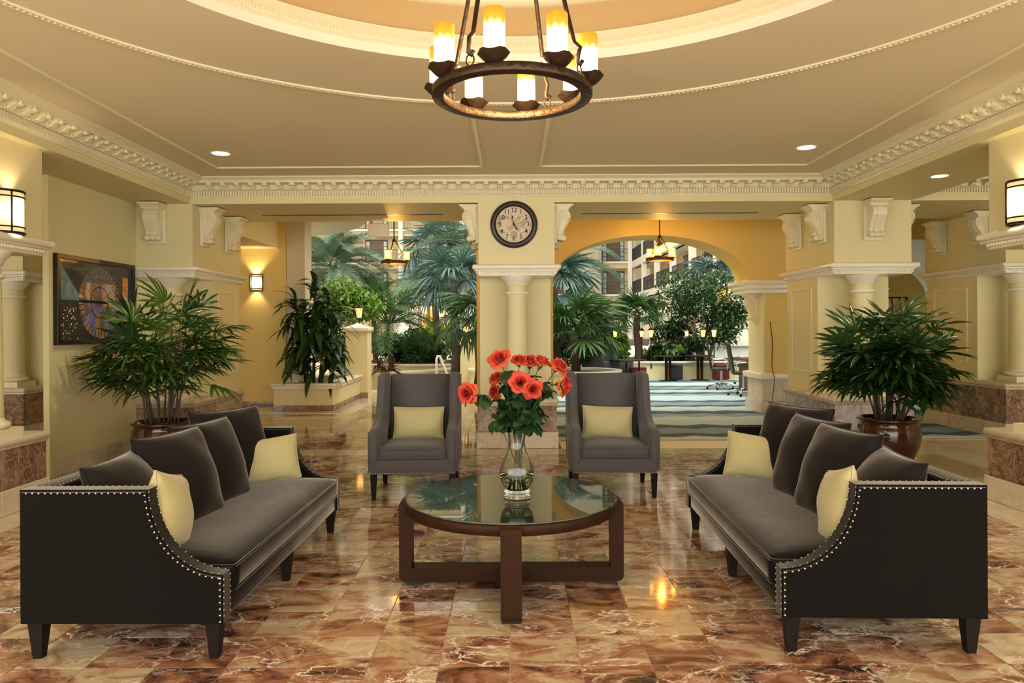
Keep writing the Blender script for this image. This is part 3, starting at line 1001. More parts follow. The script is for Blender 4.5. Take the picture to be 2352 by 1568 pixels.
# ================================================================== furniture
def cushion(name, mat, x0, x1, y0, y1, z0, z1, r, crown, parent, piping=True, n=14):
    """Boxed seat cushion with a crowned top."""
    mb = MB()
    def prof(t):                       # rounded edge: 0..1 -> (inset, height share)
        return t
    nu, nv = n, n * 2 if (y1 - y0) > (x1 - x0) * 1.5 else n
    rings = []
    levels = [(0.0, 0.25), (0.0, 0.0), (0.0, 0.0)]
    bm = bmesh.new()
    bmesh.ops.create_grid(bm, x_segments=nu, y_segments=nv, size=0.5)
    for v in bm.verts:
        u, w = v.co.x * 2, v.co.y * 2
        e = (1 - abs(u) ** 5) * (1 - abs(w) ** (9 if nv > nu else 5))
        v.co = Vector(((x0 + x1) / 2 + u * (x1 - x0) / 2, (y0 + y1) / 2 + w * (y1 - y0) / 2, z1 - r * 0.5 + (crown + r * 0.5) * max(0, e) ** 0.6))
    edge = [e for e in bm.edges if e.is_boundary]
    ret = bmesh.ops.extrude_edge_only(bm, edges=edge)
    vs = [g for g in ret['geom'] if isinstance(g, bmesh.types.BMVert)]
    for v in vs: v.co.z = z0 + r * 0.5
    cxx, cyy = (x0 + x1) / 2, (y0 + y1) / 2
    edge = [g for g in ret['geom'] if isinstance(g, bmesh.types.BMEdge)]
    ret = bmesh.ops.extrude_edge_only(bm, edges=edge)
    for v in [g for g in ret['geom'] if isinstance(g, bmesh.types.BMVert)]:
        v.co.z = z0
        v.co.x += -0.02 if v.co.x > cxx else 0.02
        v.co.y += -0.02 if v.co.y > cyy else 0.02
    bmesh.ops.recalc_face_normals(bm, faces=bm.faces)
    mb.addbm(bm)
    o = mb.build(name, mat, parent)
    if piping:
        p = MB()
        for z in (z1 - r * 0.5, z0 + r * 0.5):
            rr = 0.02
            pts = []
            for (px, py, a0) in ((x1 - rr, y0 + rr, -pi / 2), (x1 - rr, y1 - rr, 0), (x0 + rr, y1 - rr, pi / 2), (x0 + rr, y0 + rr, pi)):
                for k in range(4):
                    a = a0 + pi / 2 * k / 3
                    pts.append((px + rr * cos(a), py + rr * sin(a), z))
            p.tube(pts, 0.0065, 6, closed=True)
        p.build('piping', mat, o)
    return o


def pillow_mesh(name, w, h, t, mat, n=16, pinch=0.05, seed=0):
    """Square cushion: w along x, h along z, thickness along y, with drawn-out corners."""
    rnd = random.Random(seed)
    ph = [rnd.uniform(0, 6) for _ in range(4)]
    vs, fs = [], []
    for s in (-1, 1):
        for j in range(n + 1):
            for i in range(n + 1):
                u = sin((i / n * 2 - 1) * pi / 2); v = sin((j / n * 2 - 1) * pi / 2)
                x = w / 2 * u * (1 - pinch * (1 - v * v)); z = h / 2 * v * (1 - pinch * (1 - u * u))
                th = ((1 - u * u) * (1 - v * v)) ** 0.42
                wr = 0.007 * sin(5 * u + 7 * v + ph[0]) * (abs(u) * abs(v)) + 0.004 * sin(9 * u * v + ph[1])
                vs.append((x, s * (t / 2 * th) + wr * (1 - (max(abs(u), abs(v))) ** 6), z))
    m = (n + 1) ** 2
    for s in (0, 1):
        for j in range(n):
            for i in range(n):
                a = s * m + j * (n + 1) + i
                q = (a, a + 1, a + n + 2, a + n + 1)
                fs.append(q if s == 0 else tuple(reversed(q)))
    mb = MB().add(vs, fs, True)
    me = mb.mesh(name, mat)
    bm = bmesh.new(); bm.from_mesh(me)
    bmesh.ops.remove_doubles(bm, verts=bm.verts, dist=1e-4)
    bmesh.ops.recalc_face_normals(bm, faces=bm.faces)
    bm.to_mesh(me); bm.free()
    for p in me.polygons: p.use_smooth = True
    pts = []
    for (a, b) in [((-1, -1), (1, -1)), ((1, -1), (1, 1)), ((1, 1), (-1, 1)), ((-1, 1), (-1, -1))]:
        for k in range(10):
            f = sin(((k / 10) * 2 - 1) * pi / 2) * 0.5 + 0.5
            u = a[0] + (b[0] - a[0]) * f; v = a[1] + (b[1] - a[1]) * f
            pts.append((w / 2 * u * (1 - pinch * (1 - v * v)), 0, h / 2 * v * (1 - pinch * (1 - u * u))))
    pip = MB().tube(pts, 0.006, 6, closed=True).mesh('piping', mat)
    return me, pip


def place_pillow(me_pip, name, label, group, mat_o, loc, rot, scale=(1, 1, 1)):
    me, pip = me_pip
    o = inst(name, me, None, loc, rot, scale)
    tag(o, label, 'cushion', group)
    inst('piping', pip, o)
    return o


# ---- sofa: the back is at x = 0, the front at x = 0.9, it runs along y
def nails(mb, pts, step, r, nrm):
    """Dome nails along a path."""
    pts = [Vector(p) for p in pts]
    acc = 0.0
    nx = step / 2
    nrm = Vector(nrm).normalized()
    q = nrm.to_track_quat('Z', 'Y').to_matrix().to_4x4()
    for a, b in zip(pts[:-1], pts[1:]):
        L = (b - a).length
        while nx <= acc + L:
            p = a.lerp(b, (nx - acc) / L)
            mb.lathe([(r, 0), (r * 0.75, r * 0.45), (0.0004, r * 0.7)], seg=6, M=Matrix.Translation(p) @ q)
            nx += step
        acc += L


def arm_curve(n=16):
    return [(0.9 - 0.33 * cos(pi / 2 * k / n), 0.757 - 0.375 * sin(pi / 2 * k / n)) for k in range(n + 1)]


def make_sofa(label, L=2.06):
    r = empty('sofa', label=label, cat='sofa', group='pair of charcoal velvet sofas')
    A = 0.095
    H = 0.757
    outline = [(0.0, 0.165), (0.0, H)] + arm_curve() + [(0.9, 0.165)]
    for s in (-1, 1):
        y0, y1 = (-L / 2, -L / 2 + A) if s < 0 else (L / 2 - A, L / 2)
        bm = bmesh.new()
        vs = [bm.verts.new((p[0], y0, p[1])) for p in outline]
        f = bm.faces.new(vs)
        e = bmesh.ops.extrude_face_region(bm, geom=[f])
        for v in [g for g in e['geom'] if isinstance(g, bmesh.types.BMVert)]: v.co.y = y1
        bmesh.ops.recalc_face_normals(bm, faces=bm.faces)
        rim = [ed for ed in bm.edges if abs(ed.verts[0].co.y - ed.verts[1].co.y) < 1e-6]
        bmesh.ops.bevel(bm, geom=rim, offset=0.010, segments=2, affect='EDGES', clamp_overlap=True)
        arm = MB().addbm(bm, False).build('arm', M['velvet'], r)
        nb = MB()
        yo = y0 if s < 0 else y1
        ins = 0.012
        pathc = [(0.01, H), (0.57, H)] + arm_curve()[1:]
        # outer edge, inner edge on the top face, and the two rows down the front
        for yy in (yo - s * ins, (y1 if s < 0 else y0) + s * ins):
            up = []
            for p in pathc: up.append((p[0], yy, p[1] + 0.001))
            nails(nb, up[:2], 0.029, 0.0044, (0, 0, 1))
            for a, b in zip(up[1:-1], up[2:]):
                d = Vector(b) - Vector(a)
                nails(nb, [a, b], 0.0245, 0.0044, (-d.z, 0, d.x) if d.x > 0 else (0, 0, 1))
            nails(nb, [(0.901, yy, 0.375), (0.901, yy, 0.175)], 0.027, 0.0046, (1, 0, 0))
        out = [(0.02, yo + s * 0.001, H - 0.014), (0.556, yo + s * 0.001, H - 0.014)] + [(p[0] - 0.011 * cos(pi / 2 * k / 16), yo + s * 0.001, p[1] - 0.014 * sin(pi / 2 * k / 16)) for k, p in enumerate(arm_curve())][1:] + [(0.886, yo + s * 0.001, 0.368)]
        nails(nb, out, 0.028, 0.0050, (0, s, 0))
        nails(nb, [(0.888, yo + s * 0.001, 0.36), (0.888, yo + s * 0.001, 0.175)], 0.028, 0.0050, (0, s, 0))
        tag(nb.build('nailhead_trim', M['nail'], arm), kind='stuff')
    back = MB().rbox(0.0, 0.13, -L / 2 + A - 0.005, L / 2 - A + 0.005, 0.165, H, 0.012, 2).build('back', M['velvet'], r)
    nb = MB()
    nails(nb, [(0.012, -L / 2 + A, H + 0.001), (0.012, L / 2 - A, H + 0.001)], 0.027, 0.0046, (0, 0, 1))
    nails(nb, [(0.116, -L / 2 + A, H + 0.001), (0.116, L / 2 - A, H + 0.001)], 0.027, 0.0046, (0, 0, 1))
    tag(nb.build('nailhead_trim', M['nail'], back), kind='stuff')
    MB().rbox(0.10, 0.885, -L / 2 + A - 0.01, L / 2 - A + 0.01, 0.165, 0.275, 0.012, 2).build('seat_rail', M['velvet'], r)
    cushion('seat_cushion', M['velvet'], 0.12, 0.915, -L / 2 + A + 0.004, L / 2 - A - 0.004, 0.272, 0.405, 0.03, 0.028, r)
    lm = MB()
    a, b = 0.034, 0.019
    lm.add([(-b, -b, 0), (b, -b, 0), (b, b, 0), (-b, b, 0), (-a, -a, 0.17), (a, -a, 0.17), (a, a, 0.17), (-a, a, 0.17)], [(0, 3, 2, 1), (4, 5, 6, 7), (0, 1, 5, 4), (1, 2, 6, 5), (2, 3, 7, 6), (3, 0, 4, 7)])
    leg = lm.mesh('leg', M['dark_wood'])
    for x in (0.055, 0.845):
        for y in (-L / 2 + 0.055, 0, L / 2 - 0.055):
            inst('leg', leg, r, (x, y, 0))
    return r


LS = (-2.165, 4.19, radians(-0.6))
RS = (2.13, 4.19, pi + radians(-2.0))
sofa_l = make_sofa('long charcoal velvet sofa left of the coffee table')
sofa_l.location = (LS[0], LS[1], 0); sofa_l.rotation_euler = (0, 0, LS[2])
sofa_r = copy_tree(sofa_l)
sofa_r['label'] = 'long charcoal velvet sofa right of the coffee table'
sofa_r.location = (RS[0], RS[1], 0); sofa_r.rotation_euler = (0, 0, RS[2])


def at_sofa(sf, x, y, z):
    a = sf[2]
    return (sf[0] + x * cos(a) - y * sin(a), sf[1] + x * sin(a) + y * cos(a), z)


BIG = [pillow_mesh('back_cushion', 0.53, 0.52, 0.25, M['velvet_pillow'], seed=k) for k in range(3)]
LIME = pillow_mesh('lime_cushion', 0.46, 0.29, 0.15, M['lime'], seed=7)
LIME_M = pillow_mesh('lime_cushion', 0.41, 0.30, 0.16, M['lime'], seed=9)
LIME_S = pillow_mesh('lime_cushion', 0.40, 0.36, 0.17, M['lime'], seed=8)
# back cushions: (y along the sofa, turn of the face, lean, x)
ORD = ('nearest', 'second nearest', 'third nearest', 'farthest')
def sofa_cushions(sf, side, rows):
    for k, (y, yaw, lean, x, z, sc) in enumerate(rows):
        o = place_pillow(BIG[k % 3], 'back_cushion', f'charcoal velvet back cushion on the {side} sofa, {ORD[k]} the camera' if k != 3 else f'charcoal velvet back cushion on the {side} sofa, farthest from the camera',
                         f'back cushions on the {side} sofa', None, at_sofa(sf, x, y, z), (0, 0, 0), sc)
        # cushion front (-y of the mesh) faces the sofa's +x, then leans back
        o.rotation_mode = 'QUATERNION'
        R = Matrix.Rotation(sf[2] + pi / 2 + yaw, 4, 'Z') @ Matrix.Rotation(-lean, 4, 'X')
        o.rotation_quaternion = R.to_quaternion()


sofa_cushions(LS, 'left', [(-0.64, 0.10, 0.50, 0.30, 0.60, 1.0), (-0.22, -0.18, 0.33, 0.33, 0.635, 1.04), (0.20, -0.22, 0.33, 0.32, 0.64, 1.04), (0.70, -0.50, 0.30, 0.25, 0.655, 1.05)])
sofa_cushions(RS, 'right', [(0.64, -0.10, 0.50, 0.30, 0.60, 1.0), (0.22, 0.18, 0.33, 0.33, 0.635, 1.04), (-0.20, 0.22, 0.33, 0.32, 0.64, 1.04), (-0.70, 0.50, 0.30, 0.25, 0.655, 1.05)])


def lime(label, loc, yaw, lean, mesh=LIME, roll=0.0, sc=1.0):
    o = place_pillow(mesh, 'lime_cushion', label, 'lime green accent cushions', None, loc, (0, 0, 0), sc)
    o.rotation_mode = 'QUATERNION'
    o.rotation_quaternion = (Matrix.Rotation(yaw, 4, 'Z') @ Matrix.Rotation(-lean, 4, 'X') @ Matrix.Rotation(roll, 4, 'Y')).to_quaternion()
    return o


lime('lime green cushion propped at the far end of the left sofa', at_sofa(LS, 0.47, 0.76, 0.560), radians(16), 0.30, LIME_M, -0.12, 1.0)
lime('lime green cushion seen edge-on inside the near arm of the left sofa', at_sofa(LS, 0.53, -0.735, 0.59), radians(100), 0.12, LIME_S, 0.25, 1.0)
lime('lime green cushion propped at the far end of the right sofa', at_sofa(RS, 0.47, -0.76, 0.560), radians(-16), 0.30, LIME_M, 0.12, 1.0)
lime('lime green cushion seen edge-on inside the near arm of the right sofa', at_sofa(RS, 0.53, 0.735, 0.59), radians(-100), 0.12, LIME_S, -0.25, 1.0)


# ---- wing chairs: front edge at y = 0, the back at y = 0.8
def make_wing_chair(label):
    r = empty('wing_chair', label=label, cat='armchair', group='pair of grey wing chairs')
    W, A = 0.382, 0.098
    curve = [(0.0, 0.585), (0.12, 0.598), (0.24, 0.615), (0.32, 0.635), (0.39, 0.672), (0.435, 0.73), (0.465, 0.81), (0.495, 0.91), (0.525, 0.99), (0.56, 1.035), (0.62, 1.05)]
    outline = [(0.02, 0.215), (0.0, 0.34)] + curve + [(0.78, 1.045), (0.70, 0.5), (0.68, 0.215)]
    for s in (-1, 1):
        x0, x1 = (-W, -W + A) if s < 0 else (W - A, W)
        bm = bmesh.new()
        f = bm.faces.new([bm.verts.new((x0, p[0], p[1])) for p in outline])
        e = bmesh.ops.extrude_face_region(bm, geom=[f])
        for v in [g for g in e['geom'] if isinstance(g, bmesh.types.BMVert)]: v.co.x = x1
        bmesh.ops.recalc_face_normals(bm, faces=bm.faces)
        rim = [ed for ed in bm.edges if abs(ed.verts[0].co.x - ed.verts[1].co.x) < 1e-6]
        bmesh.ops.bevel(bm, geom=rim, offset=0.020, segments=3, affect='EDGES', clamp_overlap=True)
        wing = MB().addbm(bm, True).build('wing_arm', M['chair_fabric'], r)
        nb = MB()
        xo = s * W
        nails(nb, [(xo, p[0] + 0.022, p[1] - 0.02) for p in [(0.0, 0.22)] + curve[:6]], 0.018, 0.0042, (s, 0, 0))
        nails(nb, [(xo, 0.03, 0.226), (xo, 0.67, 0.226)], 0.018, 0.0042, (s, 0, 0))
        tag(nb.build('nailhead_trim', M['nail'], wing), kind='stuff')
    MB().rbox(-W + 0.02, W - 0.02, 0.006, 0.70, 0.215, 0.345, 0.02, 3).build('seat_rail', M['chair_fabric'], r)
    nb = MB()
    nails(nb, [(-W + 0.02, 0.004, 0.227), (W - 0.02, 0.004, 0.227)], 0.0185, 0.0055, (0, -1, 0))
    tag(nb.build('nailhead_trim', M['nail'], r), kind='stuff')
    # upholstered back
    bm = bmesh.new()
    bmesh.ops.create_cube(bm, size=1)
    bw = W - A + 0.012
    for v in bm.verts:
        top = v.co.z > 0
        z = 1.028 if top else 0.30
        y = (0.58 if v.co.y < 0 else 0.68) + (0.10 if top else 0.0)
        v.co = Vector((bw * (1 if v.co.x > 0 else -1), y, z))
    bmesh.ops.bevel(bm, geom=bm.edges[:], offset=0.022, segments=3, affect='EDGES')
    MB().addbm(bm, True).build('back', M['chair_fabric'], r)
    cushion('seat_cushion', M['chair_fabric'], -W + A + 0.004, W - A - 0.004, 0.004, 0.60, 0.345, 0.445, 0.02, 0.016, r)
    a, b = 0.027, 0.017
    lf = MB().add([(-b, -b, 0), (b, -b, 0), (b, b, 0), (-b, b, 0), (-a, -a, 0.22), (a, -a, 0.22), (a, a, 0.22), (-a, a, 0.22)], [(0, 3, 2, 1), (4, 5, 6, 7), (0, 1, 5, 4), (1, 2, 6, 5), (2, 3, 7, 6), (3, 0, 4, 7)]).mesh('leg', M['dark_wood'])
    lb = MB().add([(-b, -b + 0.06, 0), (b, -b + 0.06, 0), (b, b + 0.06, 0), (-b, b + 0.06, 0), (-a, -a, 0.22), (a, -a, 0.22), (a, a, 0.22), (-a, a, 0.22)], [(0, 3, 2, 1), (4, 5, 6, 7), (0, 1, 5, 4), (1, 2, 6, 5), (2, 3, 7, 6), (3, 0, 4, 7)]).mesh('leg', M['dark_wood'])
    for x in (-W + 0.045, W - 0.045):
        inst('leg', lf, r, (x, 0.05, 0)); inst('leg', lb, r, (x, 0.62, 0))
    return r


chair_l = make_wing_chair('grey wing chair to the left of the vase of roses')
chair_l.location = (-0.855, 6.12, 0); chair_l.rotation_euler = (0, 0, radians(1.0))
chair_r = copy_tree(chair_l)
chair_r['label'] = 'grey wing chair to the right of the vase of roses'
chair_r.location = (0.875, 6.12, 0); chair_r.rotation_euler = (0, 0, radians(-1.0))
lime('lime green cushion on the left wing chair', (-0.862, 6.60, 0.595), 0, 0.24)
lime('lime green cushion on the right wing chair', (0.872, 6.60, 0.592), 0, 0.24, roll=0.04)

# ---- coffee table
TX, TY, TZ = -0.01, 4.14, 0.498
t = empty('coffee_table', (TX, TY, 0), label='round dark wood coffee table with tinted glass top', cat='table')
MB().lathe([(0.57, TZ - 0.066), (0.600, TZ - 0.066), (0.607, TZ - 0.060), (0.607, TZ - 0.016), (0.603, TZ - 0.011), (0.58, TZ - 0.011), (0.55, TZ - 0.012)], seg=72).build('rim', M['wood'], t)
MB().lathe([(0.0005, TZ - 0.045), (0.58, TZ - 0.045), (0.58, TZ - 0.0105), (0.0005, TZ - 0.0105)], seg=72).build('tabletop', M['wood'], t)
MB().lathe([(0.0005, TZ - 0.010), (0.598, TZ - 0.010), (0.602, TZ - 0.006), (0.600, TZ - 0.001), (0.597, TZ), (0.0005, TZ)], seg=96, smooth=False).build('glass_top', M['table_glass'], t)


def u_frame():
    R, T = 0.640, 0.072
    o = []
    rc = 0.035
    def corner(cx, cz, a0):
        return [(cx + rc * cos(a0 + pi / 2 * k / 5), cz + rc * sin(a0 + pi / 2 * k / 5)) for k in range(6)]
    o += corner(-R + rc, 0.018 + rc, pi) + corner(R - rc, 0.018 + rc, -pi / 2)
    o += [(R, 0.455), (R - 0.008, 0.472), (R - 0.022, 0.480), (R - T + 0.030, 0.480), (R - T + 0.026, 0.44), (R - T, 0.43), (R - T, 0.097)]
    o += [(-R + T, 0.097), (-R + T, 0.43), (-R + T - 0.026, 0.44), (-R + T - 0.030, 0.480), (-R + 0.022, 0.480), (-R + 0.008, 0.472), (-R, 0.455)]
    return o


fr = MB()
oo = u_frame()
hw = 0.052
# build the U from convex pieces: two uprights and the floor runner
i0 = 12
legR = oo[11:12] + oo[12:18] + [(0.632 - 0.068, 0.06)]
mbm = bmesh.new()
f = mbm.faces.new([mbm.verts.new((p[0], -hw, p[1])) for p in oo])
e = bmesh.ops.extrude_face_region(mbm, geom=[f])
for v in [g for g in e['geom'] if isinstance(g, bmesh.types.BMVert)]: v.co.y = hw
bmesh.ops.recalc_face_normals(mbm, faces=mbm.faces)
bmesh.ops.triangulate(mbm, faces=[f for f in mbm.faces if len(f.verts) > 8])
fmesh = MB().addbm(mbm, False).mesh('leg_frame', M['wood'])
inst('leg_frame', fmesh, t)
inst('leg_frame', fmesh, t, (0, 0, 0.0), (0, 0, pi / 2))
pad = MB().box(-0.05, 0.05, -0.045, 0.045, 0.0, 0.02).mesh('foot_pad', M['black_metal'])
for (x, y) in ((0.55, 0), (-0.55, 0), (0, 0.55), (0, -0.55)): inst('foot_pad', pad, t, (x, y, 0))

# ---- vase with roses
VX, VY = 0.024, 4.08
vz = TZ + 0.0005
prof_o = [(0.058, 0.0), (0.074, 0.003), (0.077, 0.012), (0.070, 0.020), (0.066, 0.026), (0.073, 0.034), (0.073, 0.043), (0.064, 0.050), (0.072, 0.062), (0.088, 0.085), (0.0985, 0.118), (0.0985, 0.148), (0.090, 0.185), (0.074, 0.225), (0.058, 0.262), (0.049, 0.292), (0.046, 0.318), (0.049, 0.348), (0.056, 0.380), (0.066, 0.412), (0.069, 0.417)]
prof_i = [(max(r - 0.0035, 0.001), z) for r, z in prof_o if z >= 0.049][::-1]
vase = empty('vase', (VX, VY, vz), label='tall clear glass vase half way filled with water on the coffee table', cat='vase')
vase['label'] = 'clear glass vase with water and roses on the coffee table'
MB().lathe([(0.0005, 0.0)] + prof_o + prof_i + [(0.055, 0.046), (0.0005, 0.046)], seg=48).build('body', M['glass'], vase, fix=True)
wl = 0.136
wp = [(0.0005, 0.0465), (0.054, 0.0465), (0.060, 0.052), (0.0679, 0.062), (0.0839, 0.085), (0.0944, 0.118), (0.0945, wl), (0.0005, wl)]
MB().lathe(wp, seg=48).build('water', M['water'], vase, fix=True)

rng = random.Random(5)


def petal_mesh(r0, r1, hgt, half, curl, mat, n=8):
    """A petal wrapped round the axis of the bloom; its rim rolls outward by curl."""
    vs, fs = [], []
    for j in range(n):
        v = j / (n - 1)
        wd = half * (0.45 + 0.55 * sin(min(1.0, 0.15 + v) * pi * 0.5)) * (1 - 0.35 * max(0, v - 0.7) / 0.3)
        for i in range(n):
            u = (i / (n - 1)) * 2 - 1
            c = max(0.0, v - 0.55) / 0.45
            r = r0 + (r1 - r0) * (sin(v * pi / 2) ** 0.8 + 0.07 * sin(4 * u + 9 * half) * v) + curl * c * c * (1.0 - 0.25 * u * u)
            z = hgt * v * (1 - 0.16 * u * u * v) - curl * 0.9 * c ** 3
            th = pi / 2 + wd * u
            vs.append((r * cos(th), r * sin(th), z))
    for j in range(n - 1):
        for i in range(n - 1):
            a = j * n + i
            fs.append((a, a + 1, a + n + 1, a + n))
    return MB().add(vs, fs, True).mesh('petal', mat)


_R, _H = M['rose'], M['rose_heart']
PET = [petal_mesh(0.002, 0.0040, 0.0400, 1.9, 0.000, _H), petal_mesh(0.003, 0.0078, 0.0415, 1.5, 0.0015, _H), petal_mesh(0.004, 0.0120, 0.0415, 1.3, 0.0025, _H),
       petal_mesh(0.004, 0.0165, 0.0400, 1.1, 0.004, _R), petal_mesh(0.005, 0.0215, 0.0370, 1.0, 0.007, _R), petal_mesh(0.005, 0.0265, 0.0320, 0.9, 0.010, _R), petal_mesh(0.005, 0.0320, 0.0240, 0.8, 0.012, _R)]


def rose_leaf_mesh():
    vs, fs = [], []
    n = 7
    for j in range(n):
        v = j / (n - 1)
        w = 0.026 * sin(pi * min(1, v * 0.93 + 0.05)) ** 0.7
        for i, u in enumerate((-1, 0, 1)):
            vs.append((w * u, 0.062 * v, -0.010 * v * v + 0.006 * abs(u)))
    for j in range(n - 1):
        for i in range(2):
            a = j * 3 + i
            fs.append((a, a + 1, a + 4, a + 3))
    return MB().add(vs, fs, True).mesh('leaf', M['dark_rose_leaf'])


M['dark_rose_leaf'] = leaf_mat('rose_leaf', (0.014, 0.045, 0.016), (0.045, 0.105, 0.035), 0.4)
RLEAF = rose_leaf_mesh()


def rose(head, face, label, scale=1.0, nleaf=3, foot=None, mid=None):
    """One cut rose: petals, hip, stem and leaves; the root stands at the foot of the stem."""
    foot = Vector(foot)
    r = empty('rose', foot, label=label, cat='rose', group='coral roses in the glass vase')
    hd = Vector(head) - foot
    face = Vector(face).normalized()
    q = face.to_track_quat('Z', 'Y').to_matrix().to_4x4()
    B = Matrix.Translation(hd) @ q @ Matrix.Scale(scale, 4)
    def put(nm, me, Mx):
        o = inst(nm, me, r)
        o.matrix_local = Mx
        return o
    lay = [(PET[0], 2), (PET[1], 3), (PET[2], 3), (PET[3], 4), (PET[4], 4), (PET[5], 5), (PET[6], 5)]
    for li, (me, cnt) in enumerate(lay):
        for k in range(cnt):
            a = 2 * pi * (k + 0.37 * li) / cnt + rng.uniform(-0.2, 0.2)
            tilt = rng.uniform(-0.08, 0.16) * (0.3 + 0.3 * li)
            put('petal', me, B @ Matrix.Rotation(a, 4, 'Z') @ Matrix.Rotation(-tilt, 4, 'X') @ Matrix.Scale(rng.uniform(0.94, 1.07), 4))
    hip = MB().lathe([(0.0005, -0.028), (0.006, -0.022), (0.010, -0.010), (0.010, 0.004), (0.004, 0.010)], seg=8)
    for k in range(5):
        a = 2 * pi * k / 5
        hip.add([(0.008 * cos(a - .35), 0.008 * sin(a - .35), -0.004), (0.008 * cos(a + .35), 0.008 * sin(a + .35), -0.004), (0.030 * cos(a), 0.030 * sin(a), -0.016)], [(0, 1, 2)])
    o = hip.build('hip', M['stem'], r); o.matrix_local = B
    p0 = Vector((0, 0, 0)); p3 = hd - face * 0.025 * scale
    p1 = Vector(mid) - foot if mid else Vector((-hd.x * 0.15, -hd.y * 0.15, hd.z * 0.45))
    p2 = p3 - face * 0.09
    pts = []
    for k in range(15):
        u = k / 14
        pts.append(p0 * (1 - u) ** 3 + p1 * 3 * u * (1 - u) ** 2 + p2 * 3 * u * u * (1 - u) + p3 * u ** 3)
    MB().tube(pts, [0.0038 - 0.001 * (k / 14) for k in range(15)], 6).build('stem', M['stem'], r)
    for k in range(nleaf):
        i = rng.randint(5, 12)
        while (pts[i] + foot).z < TZ + 0.40: i += 1
        p = pts[min(i, 13)]
        a0 = rng.uniform(0, 2 * pi)
        for j in (-1, 0, 1, 2, -2):
            a = a0 + j * 0.75
            st = p + Vector((cos(a0) * 0.035, sin(a0) * 0.035, 0.004)) * (1.0 if abs(j) < 2 else 0.45)
            Mx = Matrix.Translation(st) @ Matrix.Rotation(a - pi / 2, 4, 'Z') @ Matrix.Rotation(rng.uniform(-1.15, 0.15), 4, 'X') @ Matrix.Scale(rng.uniform(0.9, 1.4), 4)
            put('leaf', RLEAF, Mx)
    return r


RC = vz + 0.05
def rp(px, py, d): return P3(px, py, d)
def foot(k):
    a = k * 2.4
    return (VX + 0.040 * cos(a), VY + 0.040 * sin(a), RC + 0.003)
ROSES = [
    ((1149, 829, 4.00), (-0.25, -0.75, 0.6), 'large coral rose at the top left of the bouquet', 1.25),
    ((1192, 833, 4.12), (0.05, -0.6, 0.8), 'smaller coral rose beside the top left bloom', 0.95),
    ((1217, 836, 4.16), (0.1, -0.3, 0.95), 'half open rose at the top centre of the bouquet', 1.0),
    ((1242, 838, 4.06), (0.45, -0.25, 0.85), 'rose seen from the side at the top right centre', 1.05),
    ((1281, 846, 4.05), (0.55, -0.5, 0.65), 'upper rose of the right hand pair', 1.05),
    ((1288, 884, 4.00), (0.95, -0.45, -0.05), 'lower rose of the right hand pair hanging outward', 1.15),
    ((1143, 873, 4.22), (-0.45, -0.4, 0.7), 'back rose left of the middle', 1.0),
    ((1141, 899, 4.24), (-0.7, -0.5, 0.1), 'drooping rose behind the left leaves', 0.95),
    ((1195, 880, 3.93), (-0.05, -1.0, 0.22), 'front rose facing the camera with a deep pink heart', 1.2),
    ((1221, 893, 3.92), (0.25, -1.0, -0.05), 'front rose just below and right of the middle bloom', 1.1),
    ((1076, 903, 4.00), (-0.45, -0.85, 0.05), 'lone rose reaching out to the far left', 1.15),
]
for k, (pos, fc, lab, sc) in enumerate(ROSES):
    ft = foot(k)
    nk = (VX + (ft[0] - VX) * -0.6, VY + (ft[1] - VY) * -0.6, vz + 0.34)
    rose(rp(*pos), fc, lab, sc * 1.28, 6, ft, nk)

# ================================================================== lamps, clock, pictures
def candle_meshes(r, hgt):
    sh = MB().lathe([(r * 0.96, 0.0), (r, 0.004), (r, hgt - 0.004), (r * 0.96, hgt), (r * 0.86, hgt), (r * 0.86, hgt * 0.6)], seg=20).mesh('candle_shade', M['candle'])
    di = MB()
    n = 20
    vs, fs = [], []
    for j, (rr, z) in enumerate([(0.012, -0.032), (r * 0.8, -0.028), (r * 1.2, -0.014), (r * 1.62, 0.004)]):
        for i in range(n):
            a = 2 * pi * i / n
            w = 1 + (0.05 * sin(5 * a) if j == 3 else 0)
            vs.append((rr * w * cos(a), rr * w * sin(a), z + (0.004 * sin(5 * a + 1) if j == 3 else 0)))
    for j in range(3):
        for i in range(n):
            k = (i + 1) % n
            fs.append((j * n + i, j * n + k, (j + 1) * n + k, (j + 1) * n + i))
    di.add(vs, fs, True)
    di.lathe([(0.012, -0.05), (0.012, -0.03)], seg=8)
    dish = di.mesh('drip_dish', M['iron'])
    return sh, dish


